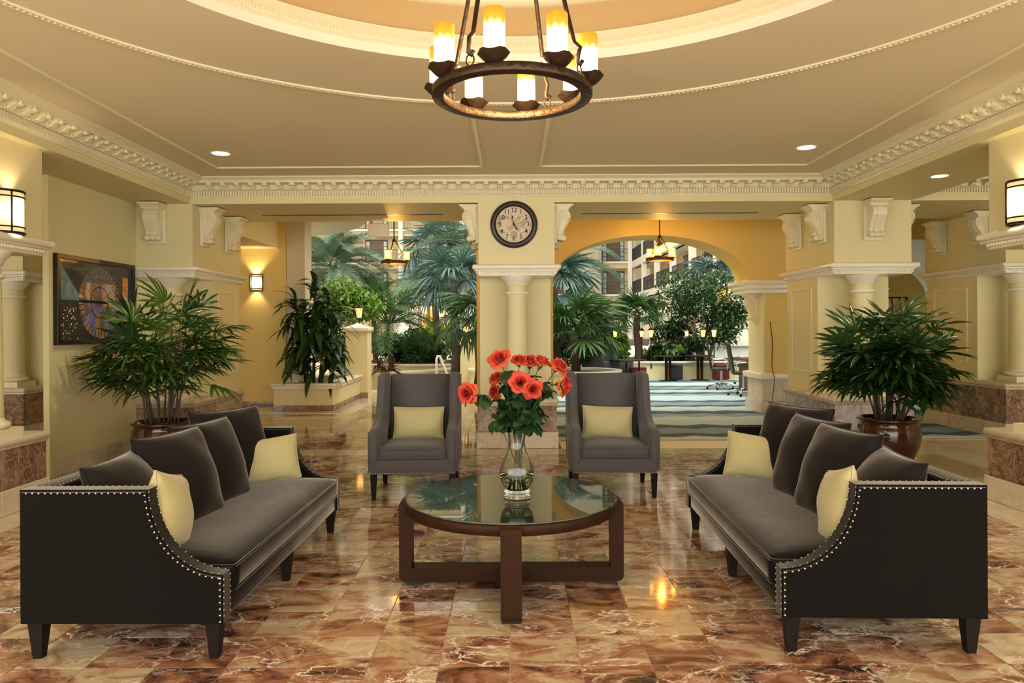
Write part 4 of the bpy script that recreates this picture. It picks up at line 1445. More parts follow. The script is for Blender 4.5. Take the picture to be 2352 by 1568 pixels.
CX, CY, CZ = 0.005, 2.74, 2.335
ch = empty('chandelier', (CX, CY, CZ), label='iron ring chandelier with eight amber candle lamps under the dome', cat='chandelier')
MB().lathe([(0.262, 0.0), (0.303, 0.0), (0.305, 0.004), (0.305, 0.028), (0.301, 0.032), (0.264, 0.032), (0.260, 0.028), (0.260, 0.004), (0.262, 0.0)], seg=72).build('ring', M['iron'], ch)
SH, DI = candle_meshes(0.037, 0.155)
for k in range(8):
    a = radians(33) + 2 * pi * k / 8
    x, y = 0.290 * cos(a), 0.290 * sin(a)
    c = inst('candle_shade', SH, ch, (x, y, 0.060))
    inst('drip_dish', DI, c)
    MB().tube([(0, 0, -0.030), (-0.004 * cos(a), -0.004 * sin(a), -0.05)], 0.010, 6).build('arm', M['iron'], c)
for k in range(4):
    a = radians(59) + 2 * pi * k / 4
    e = Vector((0.283 * cos(a), 0.283 * sin(a), 0.03))
    tp = Vector((0.03 * cos(a), 0.03 * sin(a), 1.12))
    up = e + Vector((0, 0, 0.045))
    pts = [up + Vector((0.012, 0, 0.014)), up + Vector((0.004, 0, -0.002)), up + Vector((-0.006, 0, 0.008)), up + Vector((-0.004, 0, 0.030)), up + Vector((0.004 * cos(a), 0.004 * sin(a), 0.060)), up.lerp(tp, 0.08), up.lerp(tp, 0.12), up.lerp(tp, 0.3), up.lerp(tp, 0.6), tp]
    MB().tube(pts, 0.0085, 7).build('hanging_rod', M['iron'], ch)
    ring = MB().tube([(e.x + 0.016 * cos(t) * sin(a), e.y - 0.016 * cos(t) * cos(a), e.z + 0.026 + 0.020 * sin(t)) for t in [2 * pi * i / 12 for i in range(12)]], 0.0035, 6, closed=True)
    ring.build('link', M['iron'], ch)
MB().lathe([(0.0005, 1.08), (0.05, 1.09), (0.055, 1.12), (0.02, 1.15), (0.012, 1.75), (0.07, 1.78), (0.07, 1.80)], seg=20).build('canopy', M['iron'], ch)
lamp('chandelier_light', 'POINT', (CX, CY, CZ + 0.10), 26, (1.0, 0.66, 0.32), 0.10)


def small_chandelier(label, loc, rz):
    c = empty('pendant_lamp', loc, rz, label, 'pendant lamp', 'pendant lamps in the two openings')
    MB().lathe([(0.185, 0.0), (0.215, 0.0), (0.215, 0.045), (0.185, 0.045), (0.185, 0.0)], seg=40).build('ring', M['wood_mid'], c)
    for k in range(3):
        a = 2 * pi * k / 3
        x, y = 0.195 * cos(a), 0.195 * sin(a)
        g = MB().lathe([(0.048, 0.06), (0.052, 0.065), (0.052, 0.20)], seg=18).build('glass_shade', M['pendant_glass'], c, (x, y, 0))
        MB().ball((0, 0, 0.135), 0.026, 12, 8, (1, 1, 1.6)).build('bulb', M['bulb'], g)
        MB().lathe([(0.0005, 0.045), (0.052, 0.045), (0.056, 0.06), (0.02, 0.066), (0.016, 0.10), (0.0005, 0.10)], seg=16).build('socket', M['wood_mid'], g)
        MB().tube([(0.19 * cos(a), 0.19 * sin(a), 0.04), (0.02 * cos(a), 0.02 * sin(a), 0.37)], 0.011, 6).build('strut', M['wood_mid'], c)
    MB().lathe([(0.0005, 0.34), (0.03, 0.345), (0.03, 0.38), (0.012, 0.40), (0.009, 0.40), (0.009, 1.15)], seg=10).build('rod', M['iron'], c)
    lamp('pendant_light', 'POINT', (loc[0], loc[1], loc[2] + 0.17), 18, (1.0, 0.56, 0.12), 0.03)
    return c


def pend_glass():
    t = NT('pendant_amber_glass')
    tr = t.n('BsdfTransparent', {'Color': (1.0, 0.72, 0.32, 1)})
    em = t.n('Emission', {'Color': (1.0, 0.55, 0.12, 1), 'Strength': 0.7})
    ad = t.n('AddShader')
    t.t.links.new(tr.outputs[0], ad.inputs[0]); t.t.links.new(em.outputs[0], ad.inputs[1])
    t.t.links.new(ad.outputs[0], t.out.inputs[0])
    return t.m


M['pendant_glass'] = pend_glass()
small_chandelier('amber pendant lamp hanging in the left opening before the atrium', (-1.88, 11.5, 2.50), radians(10))
small_chandelier('amber pendant lamp hanging before the big arch', (2.31, 11.2, 2.50), radians(10))


# ---- wall sconces
def sconce(label, loc, rz, power=3.6, up=True, s=1.0):
    """Bowed parchment shade in a dark frame; the wall is behind it at +y, it faces -y."""
    r = empty('wall_sconce', loc, rz, label, 'wall lamp', 'bowed wall sconces')
    r.scale = (s, s, s)
    W, H, D = 0.125, 0.165, 0.10
    n = 12
    arc = [(W * sin(-pi / 2.6 + 2 * pi / 2.6 * i / n) / sin(pi / 2.6), -D * (cos(-pi / 2.6 + 2 * pi / 2.6 * i / n) - cos(pi / 2.6)) / (1 - cos(pi / 2.6)) - 0.012) for i in range(n + 1)]
    m = len(arc)
    MB().add([(p[0], p[1], -H) for p in arc] + [(p[0], p[1], H) for p in arc], [(i, i + 1, m + i + 1, m + i) for i in range(n)], True).build('shade', M['sconce_glass'], r)
    fr = MB()
    for z in (-H, -H + 0.045, H - 0.045, H):
        fr.tube([(p[0] * 1.03, p[1] - 0.004, z) for p in arc], 0.010 if abs(z) == H else 0.0065, 6)
    for u in (0, 3, n - 0, n):
        p = arc[u]
        fr.tube([(p[0] * 1.03, p[1] - 0.006, -H - 0.006), (p[0] * 1.03, p[1] - 0.006, H + 0.006)], 0.0095 if u in (0, n) else 0.007, 6)
    fr.build('frame', M['black_metal'], r)
    MB().box(-W * 1.02, W * 1.02, -0.012, 0.0, -H - 0.006, H + 0.006).build('back_plate', M['black_metal'], r)
    v = Matrix.Rotation(rz, 4, 'Z') @ Vector((0, -0.075, 0)) * s
    if up:
        lamp('sconce_uplight', 'SPOT', (loc[0] + v.x, loc[1] + v.y, loc[2] + 0.12 * s), power, WARM, 0.03, (pi, 0, 0), 95, 0.5)
        lamp('sconce_downlight', 'SPOT', (loc[0] + v.x, loc[1] + v.y, loc[2] - 0.12 * s), power * 0.5, WARM, 0.03, (0, 0, 0), 95, 0.5)
    return r


sconce('lit wall sconce above the ledge on the far left of the frame', (-4.028, 5.74, 2.405), pi / 2)
sconce('lit wall sconce above the ledge on the far right of the frame', (4.028, 5.64, 2.425), -pi / 2)
sconce('small lit wall sconce on the gold wall beside the planter', (-4.83, 13.6, 2.345), 0, 12, s=0.93)


# ---- recessed ceiling lights
def downlight(label, x, y, z, power, size=0.085):
    r = empty('recessed_light', (x, y, z), label=label, cat='ceiling light', group='recessed ceiling lights')
    MB().lathe([(size, 0.012), (size, -0.002), (size + 0.020, -0.006), (size + 0.026, 0.0)], seg=32).build('trim_ring', M['trim_bright'], r)
    MB().lathe([(0.0005, -0.003), (size * 0.6, -0.002), (size, -0.001)], seg=32).build('lens', M['lamp_white'], r)
    lamp('downlight', 'SPOT', (x, y, z - 0.02), power, (1.0, 0.86, 0.62), size * 0.8, (0, 0, 0), 130, 0.9)


downlight('recessed ceiling light near the left corner of the ceiling', -3.0, 7.42, ZC, 60)
downlight('recessed ceiling light near the right corner of the ceiling', 3.0, 7.30, ZC, 60)
downlight('recessed light in the underside of the right hand beam', 4.39, 7.36, ZB, 42, 0.075)
for (x, y) in ((-3.0, 1.2), (3.0, 1.2), (-3.0, 4.2), (3.0, 4.2)):  # unseen spots out of frame, added without fixtures to light the lobby
    lamp('downlight', 'SPOT', (x, y, ZC - 0.02), 60, (1.0, 0.86, 0.62), 0.07, (0, 0, 0), 130, 0.9)

# ---- wall clock
CLX, CLY, CLZ = 0.03, 8.745, 2.722
ck = empty('wall_clock', (CLX, CLY, CLZ), label='round wall clock with dark frame and antique map dial', cat='clock')
RX = Matrix.Rotation(pi / 2, 4, 'X')
MB().lathe([(0.215, 0.0), (0.222, 0.024), (0.232, 0.028), (0.236, 0.038), (0.250, 0.040), (0.262, 0.034), (0.276, 0.032), (0.286, 0.020), (0.288, 0.0)], seg=64, M=RX).build('frame', plain('clock_frame', (0.030, 0.020, 0.016), 0.35), ck)


def dial_mat():
    t = NT('antique_map_dial')
    o = t.obj()
    x, y, z = t.sep(o)
    n = t.noise(o, 9, 5, 0.6, 0.5)
    base = t.mix(n, (0.58, 0.46, 0.28), (0.76, 0.65, 0.45))
    land = t.ramp(t.noise(o, 14, 4, 0.6), [(0.50, (0, 0, 0)), (0.53, (1, 1, 1))])
    inside = None
    lines = None
    for cx in (-0.105, 0.105):
        d = t.math('SQRT', t.math('ADD', t.math('POWER', t.math('SUBTRACT', x, cx), 2.0), t.math('POWER', t.math('SUBTRACT', z, 0.0), 2.0)))
        i = t.math('LESS_THAN', d, 0.098)
        l = t.math('LESS_THAN', t.math('ABSOLUTE', t.math('SUBTRACT', d, 0.100)), 0.0022)
        inside = i if inside is None else t.math('MAXIMUM', inside, i)
        lines = l if lines is None else t.math('MAXIMUM', lines, l)
    d = t.math('SQRT', t.math('ADD', t.math('POWER', x, 2.0), t.math('POWER', t.math('ADD', z, 0.125), 2.0)))
    sub = t.math('LESS_THAN', d, 0.046)
    c = t.mix(t.math('MULTIPLY', t.math('MULTIPLY', inside, land), 0.6), base, (0.30, 0.20, 0.115))
    c = t.mix(t.math('MULTIPLY', sub, 0.55), c, (0.22, 0.16, 0.10))
    c = t.mix(t.math('MULTIPLY', lines, 0.8), c, (0.16, 0.10, 0.06))
    d0 = t.math('SQRT', t.math('ADD', t.math('POWER', x, 2.0), t.math('POWER', z, 2.0)))
    tr = t.math('LESS_THAN', t.math('ABSOLUTE', t.math('SUBTRACT', d0, 0.203)), 0.0022)
    c = t.mix(t.math('MULTIPLY', tr, 0.6), c, (0.16, 0.10, 0.06))
    t.P(Base_Color=c, Roughness=0.5)
    return t.m


dial = MB().lathe([(0.0005, 0.010), (0.219, 0.010)], seg=64, M=RX).build('dial', dial_mat(), ck)
ink = plain('clock_ink', (0.03, 0.022, 0.016), 0.6)


def text_mesh(body, size, mat, ext=0.0006):
    cu = bpy.data.curves.new('lettering', 'FONT')
    cu.body = body; cu.size = size; cu.align_x = 'CENTER'; cu.align_y = 'CENTER'; cu.extrude = ext; cu.resolution_u = 3; cu.offset = 0.0007
    o = bpy.data.objects.new('lettering', cu)
    COL.objects.link(o)
    dg = bpy.context.evaluated_depsgraph_get()
    me = bpy.data.meshes.new_from_object(o.evaluated_get(dg))
    bpy.data.objects.remove(o)
    me.materials.clear(); me.materials.append(mat)
    return me


for hh in range(1, 13):
    a = pi / 2 - 2 * pi * hh / 12
    o = inst('numeral', text_mesh(str(hh), 0.078, ink), dial, (0.172 * cos(a), -0.0115, 0.172 * sin(a)), (pi / 2, 0, 0))
for nm, ang, L, w in (('hour_hand', pi / 2 - 2 * pi * 4.97 / 12, 0.085, 0.010), ('minute_hand', pi / 2 - 2 * pi * 58 / 60, 0.135, 0.007)):
    pl = [(-0.03, -w * 0.5), (L * 0.55, -w * 0.5), (L * 0.62, -w * 1.5), (L * 0.72, -w * 1.3), (L * 0.78, -w * 0.4), (L, 0), (L * 0.78, w * 0.4), (L * 0.72, w * 1.3), (L * 0.62, w * 1.5), (L * 0.55, w * 0.5), (-0.03, w * 0.5)]
    MB().prism(pl, -0.018, -0.016, 'y').build(nm, M['black_metal'], ck, (0, 0, 0), (0, -ang, 0))
MB().lathe([(0.0005, 0.021), (0.011, 0.020), (0.012, 0.010)], seg=16, M=RX).build('hub', M['black_metal'], ck)


# ---- the large framed picture on the left wall
def clock_art():
    t = NT('night_city_clock_print')
    o = t.obj()
    X, Y, Z = t.sep(o)                      # y along the wall, z up, centre of the picture at 0
    d = t.math('SQRT', t.math('ADD', t.math('POWER', t.math('SUBTRACT', Y, 0.04), 2.0), t.math('POWER', t.math('SUBTRACT', Z, -0.01), 2.0)))
    ang = t.math('ARCTAN2', t.math('SUBTRACT', Z, -0.01), t.math('SUBTRACT', Y, 0.04))
    blk = t.n('TexVoronoi', {'Scale': 1.0}, feature='F1')
    t.set(blk.inputs['Vector'], t.vmath('MULTIPLY', o, (0.0, 9.0, 5.0)))
    r, g, b = t.sep(blk.outputs['Color'])
    low = t.math('GREATER_THAN', t.math('MULTIPLY', Z, -1.0), 0.05)
    city = t.ramp(r, [(0.0, (0.22, 0.11, 0.045)), (0.3, (0.42, 0.24, 0.11)), (0.55, (0.14, 0.10, 0.09)), (0.8, (0.34, 0.26, 0.20))], 'CONSTANT')
    city2 = t.ramp(g, [(0.0, (0.16, 0.13, 0.30)), (0.4, (0.20, 0.20, 0.36)), (0.65, (0.34, 0.17, 0.07)), (0.85, (0.12, 0.09, 0.09))], 'CONSTANT')
    inner = t.mix(low, city, city2)
    up = t.math('GREATER_THAN', Z, 0.20)
    inner = t.mix(t.math('MULTIPLY', up, 0.8), inner, (0.09, 0.075, 0.07))
    win = t.n('TexBrick', {'Scale': 30.0, 'Color1': (1, 1, 1, 1), 'Color2': (0.8, 0.8, 0.8, 1), 'Mortar': (0.3, 0.3, 0.3, 1), 'Mortar Size': 0.03})
    t.set(win.inputs['Vector'], t.comb(Y, Z, 0.0))
    inner = t.mix(0.7, inner, win.outputs[0], 'MULTIPLY')
    # spokes and rings
    sp = t.math('FRACT', t.math('ADD', t.math('MULTIPLY', ang, 12 / (2 * pi)), 0.5))
    spoke = t.math('LESS_THAN', t.math('MULTIPLY', t.math('ABSOLUTE', t.math('SUBTRACT', sp, 0.5)), d), 0.0055)
    num = t.math('MULTIPLY', t.math('LESS_THAN', t.math('ABSOLUTE', t.math('SUBTRACT', t.math('FRACT', t.math('MULTIPLY', ang, 36 / (2 * pi))), 0.5)), 0.09), t.math('GREATER_THAN', d, 0.30))
    ring = t.math('LESS_THAN', t.math('ABSOLUTE', t.math('SUBTRACT', d, 0.17)), 0.006)
    bar = t.math('LESS_THAN', t.math('ABSOLUTE', t.math('ADD', Z, 0.005)), 0.016)
    dark = t.math('MAXIMUM', t.math('MAXIMUM', spoke, ring), t.math('MAXIMUM', bar, num))
    inner = t.mix(dark, inner, (0.012, 0.010, 0.009))
    # surround
    tall = t.n('TexBrick', {'Scale': 22.0, 'Color1': (0.65, 0.30, 0.06, 1), 'Color2': (0.25, 0.10, 0.03, 1), 'Mortar': (0.02, 0.015, 0.012, 1), 'Mortar Size': 0.025})
    t.set(tall.inputs['Vector'], t.comb(Y, Z, 0.0))
    right = t.math('MULTIPLY', t.math('MULTIPLY', t.math('GREATER_THAN', Y, 0.50), t.math('LESS_THAN', Y, 0.62)), t.math('MULTIPLY', t.math('GREATER_THAN', Z, 0.04), t.math('LESS_THAN', Z, 0.30)))
    sparks = t.n('TexVoronoi', {'Scale': 30.0}, feature='F1')
    t.set(sparks.inputs['Vector'], o)
    spk = t.math('MULTIPLY', t.math('LESS_THAN', sparks.outputs['Distance'], 0.26), t.math('MULTIPLY', t.math('LESS_THAN', Y, -0.36), t.math('LESS_THAN', Z, -0.08)))
    outer = t.mix(right, (0.030, 0.024, 0.018), tall.outputs[0])
    outer = t.mix(spk, outer, t.mix(0.5, sparks.outputs['Color'], (0.7, 0.25, 0.05)))
    teal = t.math('MULTIPLY', t.math('LESS_THAN', t.math('ADD', Y, t.math('MULTIPLY', Z, 1.0)), -0.28), t.math('GREATER_THAN', Z, 0.0))
    outer = t.mix(t.math('MULTIPLY', teal, t.noise(o, 12, 3)), outer, (0.16, 0.24, 0.21))
    c = t.mix(t.math('LESS_THAN', d, 0.385), outer, inner)
    t.P(Base_Color=t.mix(1.0, c, (1.9, 1.9, 1.9), 'MULTIPLY'), Roughness=0.06)
    return t.m


pic = empty('framed_picture', (-4.57, 7.89, 1.775), label='large framed night city print with a giant clock face on the left wall', cat='picture')
pw, ph = 0.735, 0.46
MB().box(0.0, 0.022, -pw + 0.02, pw - 0.02, -ph + 0.02, ph - 0.02).build('print', clock_art(), pic)
fb = MB()
fw = 0.045
fb.box(0, 0.05, -pw, -pw + fw, -ph, ph).box(0, 0.05, pw - fw, pw, -ph, ph).box(0, 0.05, -pw + fw, pw - fw, ph - fw, ph).box(0, 0.05, -pw + fw, pw - fw, -ph, -ph + fw)
fb.build('frame', plain('picture_frame', (0.014, 0.010, 0.008), 0.3), pic)


def beam_art():
    t = NT('pale_beams_print')
    o = t.obj()
    w = t.n('TexWave', {'Scale': 1.6, 'Distortion': 3.0, 'Detail': 2.0}, wave_type='BANDS')
    t.set(w.inputs['Vector'], t.vmath('ADD', t.vmath('MULTIPLY', o, (1.0, 0, 2.2)), (0.3, 0, 0)))
    c = t.ramp(w.outputs[1], [(0.0, (0.10, 0.06, 0.04)), (0.25, (0.50, 0.40, 0.30)), (0.6, (0.72, 0.55, 0.40)), (0.9, (0.75, 0.38, 0.06))])
    t.P(Base_Color=c, Roughness=0.2)
    return t.m


p2 = empty('framed_picture', (9.10, 17.4, 1.86), label='small framed print of pale crossing beams beyond the right pillar', cat='picture')
MB().box(-0.44, 0.44, -0.02, 0, -0.29, 0.29).build('print', beam_art(), p2)
fb = MB().box(-0.465, -0.435, -0.04, 0, -0.31, 0.31).box(0.435, 0.465, -0.04, 0, -0.31, 0.31).box(-0.435, 0.435, -0.04, 0, 0.28, 0.31).box(-0.435, 0.435, -0.04, 0, -0.31, -0.28)
fb.build('frame', M['black_metal'], p2)
st = empty('fire_strobe', (9.08, 17.38, 2.37), label='small grey alarm strobe above the little framed print', cat='alarm')
MB().rbox(-0.07, 0.07, -0.03, 0.02, -0.07, 0.07, 0.01, 2).build('housing', plain('alarm_grey', (0.55, 0.48, 0.40), 0.5), st)
MB().ball((0.03, -0.035, 0.0), 0.03, 10, 6).build('lens', M['chrome'], st)

# ---- blank-backed sign hanging from the rear beam
sg = empty('hanging_sign', (-1.88, 10.16, ZB), label='plain beige sign box hanging from the rear beam', cat='sign')
MB().rbox(-0.15, 0.15, -0.02, 0.02, -0.235, -0.045, 0.012, 2).build('panel', M['beige_sign'] if 'beige_sign' in M else plain('beige_sign', (0.80, 0.66, 0.48), 0.5), sg)
MB().rbox(-0.075, 0.075, -0.03, 0.03, -0.045, 0.0, 0.006, 2).build('mount', M['trim'], sg)


# ---- glazed pots with lady palms
def fan_leaf(fingers, L, W, spread, droop, pet, seed, mat, tipmat=None, fold=0.25):
    """A palm leaf: a stalk along +y and blades spreading from its end; droops to -z."""
    r = random.Random(seed)
    mb = MB()
    tips = MB()
    if pet: mb.tube([(0, 0, 0), (0, pet * 0.5, 0.02 * pet), (0, pet, 0)], [0.004, 0.003, 0.0025], 4)
    for i in range(fingers):
        u = (i / (fingers - 1)) * 2 - 1 if fingers > 1 else 0
        a = u * spread / 2 + r.uniform(-0.05, 0.05)
        l = L * (1 - 0.28 * abs(u) ** 1.6) * r.uniform(0.88, 1.08)
        w = W * r.uniform(0.85, 1.15)
        dr = droop * r.uniform(0.6, 1.4)
        dx, dy = sin(a), cos(a)
        n = 6
        vs, fs = [], []
        lift = r.uniform(-0.05, 0.12)
        for k in range(n):
            v = k / (n - 1)
            ww = w * (0.35 + 0.65 * sin(min(1, v * 1.25) * pi * 0.55)) * (1.0 if v < 0.72 else (1 - (v - 0.72) / 0.30))
            s = l * v
            z = lift * s - dr * l * v * v
            s2 = s * (1 - 0.18 * dr * v)
            cx, cy_ = dx * s2, pet + dy * s2
            vs += [(cx - dy * ww / 2, cy_ + dx * ww / 2, z + fold * ww / 2), (cx, cy_, z - fold * ww / 2), (cx + dy * ww / 2, cy_ - dx * ww / 2, z + fold * ww / 2)]
        for k in range(n - 1):
            for q in range(2):
                b = k * 3 + q
                fs.append((b, b + 1, b + 4, b + 3))
        if tipmat and r.random() < 0.22:
            mb.add(vs, fs[:-2], True); tips.add(vs[-6:], [(0, 1, 4, 3), (1, 2, 5, 4)], True)
        else:
            mb.add(vs, fs, True)
    me = mb.mesh('leaf', mat)
    if tipmat and tips.f:
        nb = len(mb.v)
        me2 = MB()
        me2.v = mb.v + tips.v
        me2.f = mb.f + [tuple(nb + i for i in f) for f in tips.f]
        me2.sm = mb.sm + tips.sm
        me = me2.mesh('leaf', mat)
        me.materials.append(tipmat)
        idx = [0] * len(mb.f) + [1] * len(tips.f)
        me.polygons.foreach_set('material_index', idx)
    return me


def potted_palm(label, x, y, mats, canes, per, seed, R0, zlow, ztop, spreadR, tip=None, rise=0.55, wid=(0.034, 0.046), drp=(0.3, 0.75), upr=0.75):
    rr = random.Random(seed)
    r = empty('potted_palm', (x, y, 0), label=label, cat='potted plant', group='potted lady palms')
    pot = MB().lathe([(0.0005, 0.0), (0.19, 0.0), (0.205, 0.01), (0.25, 0.10), (0.295, 0.22), (0.310, 0.32), (0.300, 0.41), (0.275, 0.452), (0.285, 0.462), (0.308, 0.472), (0.313, 0.486), (0.305, 0.498), (0.285, 0.50), (0.268, 0.485), (0.265, 0.44), (0.0005, 0.44)], seg=48).build('pot', M['pot'], r)
    MB().lathe([(0.0005, 0.465), (0.15, 0.46), (0.268, 0.45)], seg=24).build('soil', M['soil'], r)
    variants = [fan_leaf(rr.randint(7, 10), rr.uniform(0.28, 0.38), rr.uniform(*wid), rr.uniform(2.8, 4.2), rr.uniform(*drp), rr.uniform(0.16, 0.30), seed * 10 + k, mats[k % len(mats)], tip) for k in range(8)]
    for c in range(canes):
        a = 2 * pi * c / canes + rr.uniform(-0.3, 0.3)
        r0 = R0 * sqrt(rr.uniform(0.05, 1))
        tip_h = rr.uniform(zlow, ztop)
        out = rr.uniform(0.10, 1.0) * spreadR * (0.75 if tip_h > ztop - 0.25 else 1.0)
        b = Vector((r0 * cos(a), r0 * sin(a), 0.45))
        e = Vector(((r0 + out) * cos(a), (r0 + out) * sin(a), tip_h))
        m = b.lerp(e, 0.5) + Vector((-0.05 * cos(a) * out, -0.05 * sin(a) * out, 0.06))
        pts = [b * (1 - t) ** 2 + m * 2 * t * (1 - t) + e * t * t for t in [k / 7 for k in range(8)]]
        MB().tube(pts, [0.0105 - 0.005 * k / 7 for k in range(8)], 6).build('cane', M['cane'], r)
        for k in range(per):
            t = rise + (1 - rise) * (k + rr.random() * 0.6) / per
            p = b * (1 - t) ** 2 + m * 2 * t * (1 - t) + e * t * t
            az = a + rr.uniform(-1.9, 1.9) if k < per - 1 else rr.uniform(0, 2 * pi)
            el = rr.uniform(-0.25, 0.45) + (upr if t > 0.9 else 0.25 * (t - rise))
            for _ in range(6):      # keep the leaf clear of the walls
                q = Vector((x, y, 0)) + p + Vector((cos(az), sin(az), 0)) * 0.58
                if -4.50 < q.x < 5.2 and q.y < 8.62: break
                az += 1.0
            o = inst('leaf', variants[rr.randrange(8)], r, p, (el, rr.uniform(-0.35, 0.35), az - pi / 2), rr.uniform(0.85, 1.12))
    return r


PLX, PRX, PY_ = -3.70, 3.98, 7.60
potted_palm('loose light green lady palm in a glazed oxblood pot by the large picture', PLX, PY_, [M['rhapis_a'], M['rhapis_b'], M['rhapis_a']], 20, 7, 3, 0.17, 1.0, 1.55, 0.46, M['leaf_tip'], 0.55, (0.026, 0.037), (0.12, 0.5), 1.0)
potted_palm('dense dark green lady palm in a glazed oxblood pot behind the right sofa', PRX, PY_, [M['rhapis_b']], 22, 8, 11, 0.15, 0.85, 1.42, 0.42, None, 0.5, (0.042, 0.056), (0.12, 0.5), 1.05)

# ================================================================== the atrium beyond the arches
M['door_brown'] = plain('door_brown', (0.105, 0.070, 0.042), 0.5)
M['pane'] = plain('pale_pane', (0.55, 0.66, 0.68), 0.2)
M['rail'] = plain('rail_iron', (0.018, 0.018, 0.022), 0.5)
M['slab'] = plain('slab_white', (0.80, 0.79, 0.70), 0.6)


def rail_mesh(L):
    mb = MB()
    mb.box(0, L, -0.025, 0.025, 1.02, 1.06).box(0, L, -0.015, 0.015, 0.06, 0.09).box(0, L, -0.012, 0.012, 0.70, 0.72)
    n = int(L / 0.138)
    for k in range(n + 1):
        x = L * k / n
        mb.box(x - 0.010, x + 0.010, -0.010, 0.010, 0.0 if k % 12 == 0 else 0.07, 1.04)
        if k % 8 == 4: mb.ball((x, 0, 0.45), 0.05, 6, 4, (0.7, 0.4, 3.0))
    return mb.mesh('railing', M['rail'])


def facade(label, loc, rz, bays, bw, levels, top, doors=True, fascia=0.16):
    """Open galleries: floors, square columns, railings, a recessed wall with doors. Runs along +x, faces -y."""
    r = empty('gallery_facade', loc, rz, label, 'building')
    L = bays * bw
    MB().box(-0.2, L + 0.2, 1.6, 1.9, 0, top).build('wall', M['atrium_cream'], r)
    rail = rail_mesh(bw - 0.36)
    dm = MB()
    dm.box(-0.97, 0.97, -0.06, 0.0, 0, 2.06)
    dl = MB().box(-0.52, 0.52, -0.075, -0.06, 0.0, 1.98).mesh('leaf_panel', plain('door_leaf', (0.16, 0.115, 0.07), 0.5))
    pn = MB()
    for k in range(4): pn.box(-0.13, 0.13, -0.012, 0.0, 0.12 + 0.46 * k, 0.52 + 0.46 * k)
    pm = pn.mesh('sidelight', M['pane'])
    dmm = dm.mesh('door', M['door_brown'])
    for z in levels:
        MB().box(-0.2, L + 0.2, -0.05, 1.7, z - fascia, z).build('floor_slab', M['slab'], r)
        MB().box(-0.2, L + 0.2, 0.25, 0.45, z - 0.55, z - fascia).build('beam', M['atrium_cream'], r)
        for k in range(bays):
            inst('railing', rail, r, (k * bw + 0.18, 0.02, z))
            if doors:
                d = inst('door', dmm, r, (k * bw + bw * 0.55, 1.6, z))
                inst('leaf_panel', dl, d)
                for s in (-1, 1): inst('sidelight', pm, d, (s * 0.74, -0.06, 0.0))
    col = MB().box(-0.18, 0.18, -0.06, 0.3, 0, top).mesh('column', M['slab'])
    for k in range(bays + 1): inst('column', col, r, (k * bw, 0, 0))
    return r


LV = (4.29, 7.05, 9.80, 12.55, 15.3, 18.05)
facade('far gallery facade seen through the left opening', (-19.5, 60, 0), 0, 5, 5.12, LV, 21.0)
facade('short curved-corner gallery facade seen under the arch', (7.35, 60.5, 0), 0, 1, 2.6, LV, 21.0)
facade('right hand gallery facade running back under the arch', (10.2, 61, 0), -pi / 2, 8, 5.0, LV, 21.0, True, 0.55)
sidew = MB().box(4.4, 7.2, 59.2, 62, 0, 21.0)
for k in range(40): sidew.box(4.36, 7.2, 59.17, 59.2, 0.33 * k, 0.33 * k + 0.30)
structure('wall_siding', sidew, plain('siding', (0.42, 0.40, 0.30), 0.7))
structure('wall_atrium_left', MB().box(-22, -21.5, 18, 62, 0, 21.0), M['atrium_cream'])
structure('wall_atrium_right', MB().box(14, 14.3, 17, 62, 0, 21.0), M['atrium_cream'])
structure('wall_atrium_back', MB().box(-22, 14, 63.5, 64, 0, 21.0), M['atrium_cream'])
for (x, y, z, lab) in ((11.7, 52.5, 6.25, 'red exit sign under the middle gallery on the right'), (11.7, 52.5, 9.25, 'red exit sign under the top gallery on the right')):
    e = MB().rbox(-0.02, 0.02, -0.35, 0.35, -0.14, 0.14, 0.01, 1).build('exit_sign', M['exit_red'], None, (x, y, z))
    e.rotation_euler = (0, 0, radians(40)); tag(e, lab, 'exit sign')
e = MB().rbox(-0.35, 0.35, -0.03, 0.03, -0.16, 0.16, 0.01, 1).build('exit_sign', M['exit_red'], None, (-14.65, 60.9, 9.05))
tag(e, 'red exit sign on the far gallery at the left', 'exit sign')

# unseen roof slats with open gaps, added to cut the daylight in the atrium
sk = MB()
for k in range(19): sk.box(-22, 14, 18.5 + 2.45 * k, 18.5 + 2.45 * k + 1.35, 21.0, 21.5)
structure('ceiling_daylight_slats', sk, M['white_wall'])

# glowing alcove far behind the palms
al = arch_wall(-8.2, -2.2, -6.35, -3.85, 50.0, 50.5, 1.5, 3.0, 3.9)
alc = structure('wall_alcove', al, M['white_wall'])
MB().box(-8.2, -2.2, 53.0, 53.2, 0, 3.9).build('alcove_back', M['wall_gold'], alc)
MB().box(-8.2, -2.2, 50.3, 53.2, 3.4, 3.9).build('alcove_ceiling', M['wall_gold'], alc)
lamp('alcove_light', 'POINT', (-5.1, 51.6, 2.4), 110, AMBER, 0.2)
pc = empty('alcove_chandelier', (-5.05, 51.2, 2.25), label='tiny lit chandelier in the far orange alcove', cat='chandelier')
MB().lathe([(0.35, 0), (0.42, 0), (0.42, 0.06), (0.35, 0.06), (0.35, 0)], seg=20).build('ring', M['iron'], pc)
for k in range(4):
    MB().ball((0.38 * cos(k * pi / 2 + 0.4), 0.38 * sin(k * pi / 2 + 0.4), 0.18), 0.10, 8, 6, (1, 1, 1.4)).build('bulb', M['bulb'], pc)
MB().tube([(0, 0, 0.05), (0, 0, 1.1)], 0.02, 5).build('rod', M['iron'], pc)
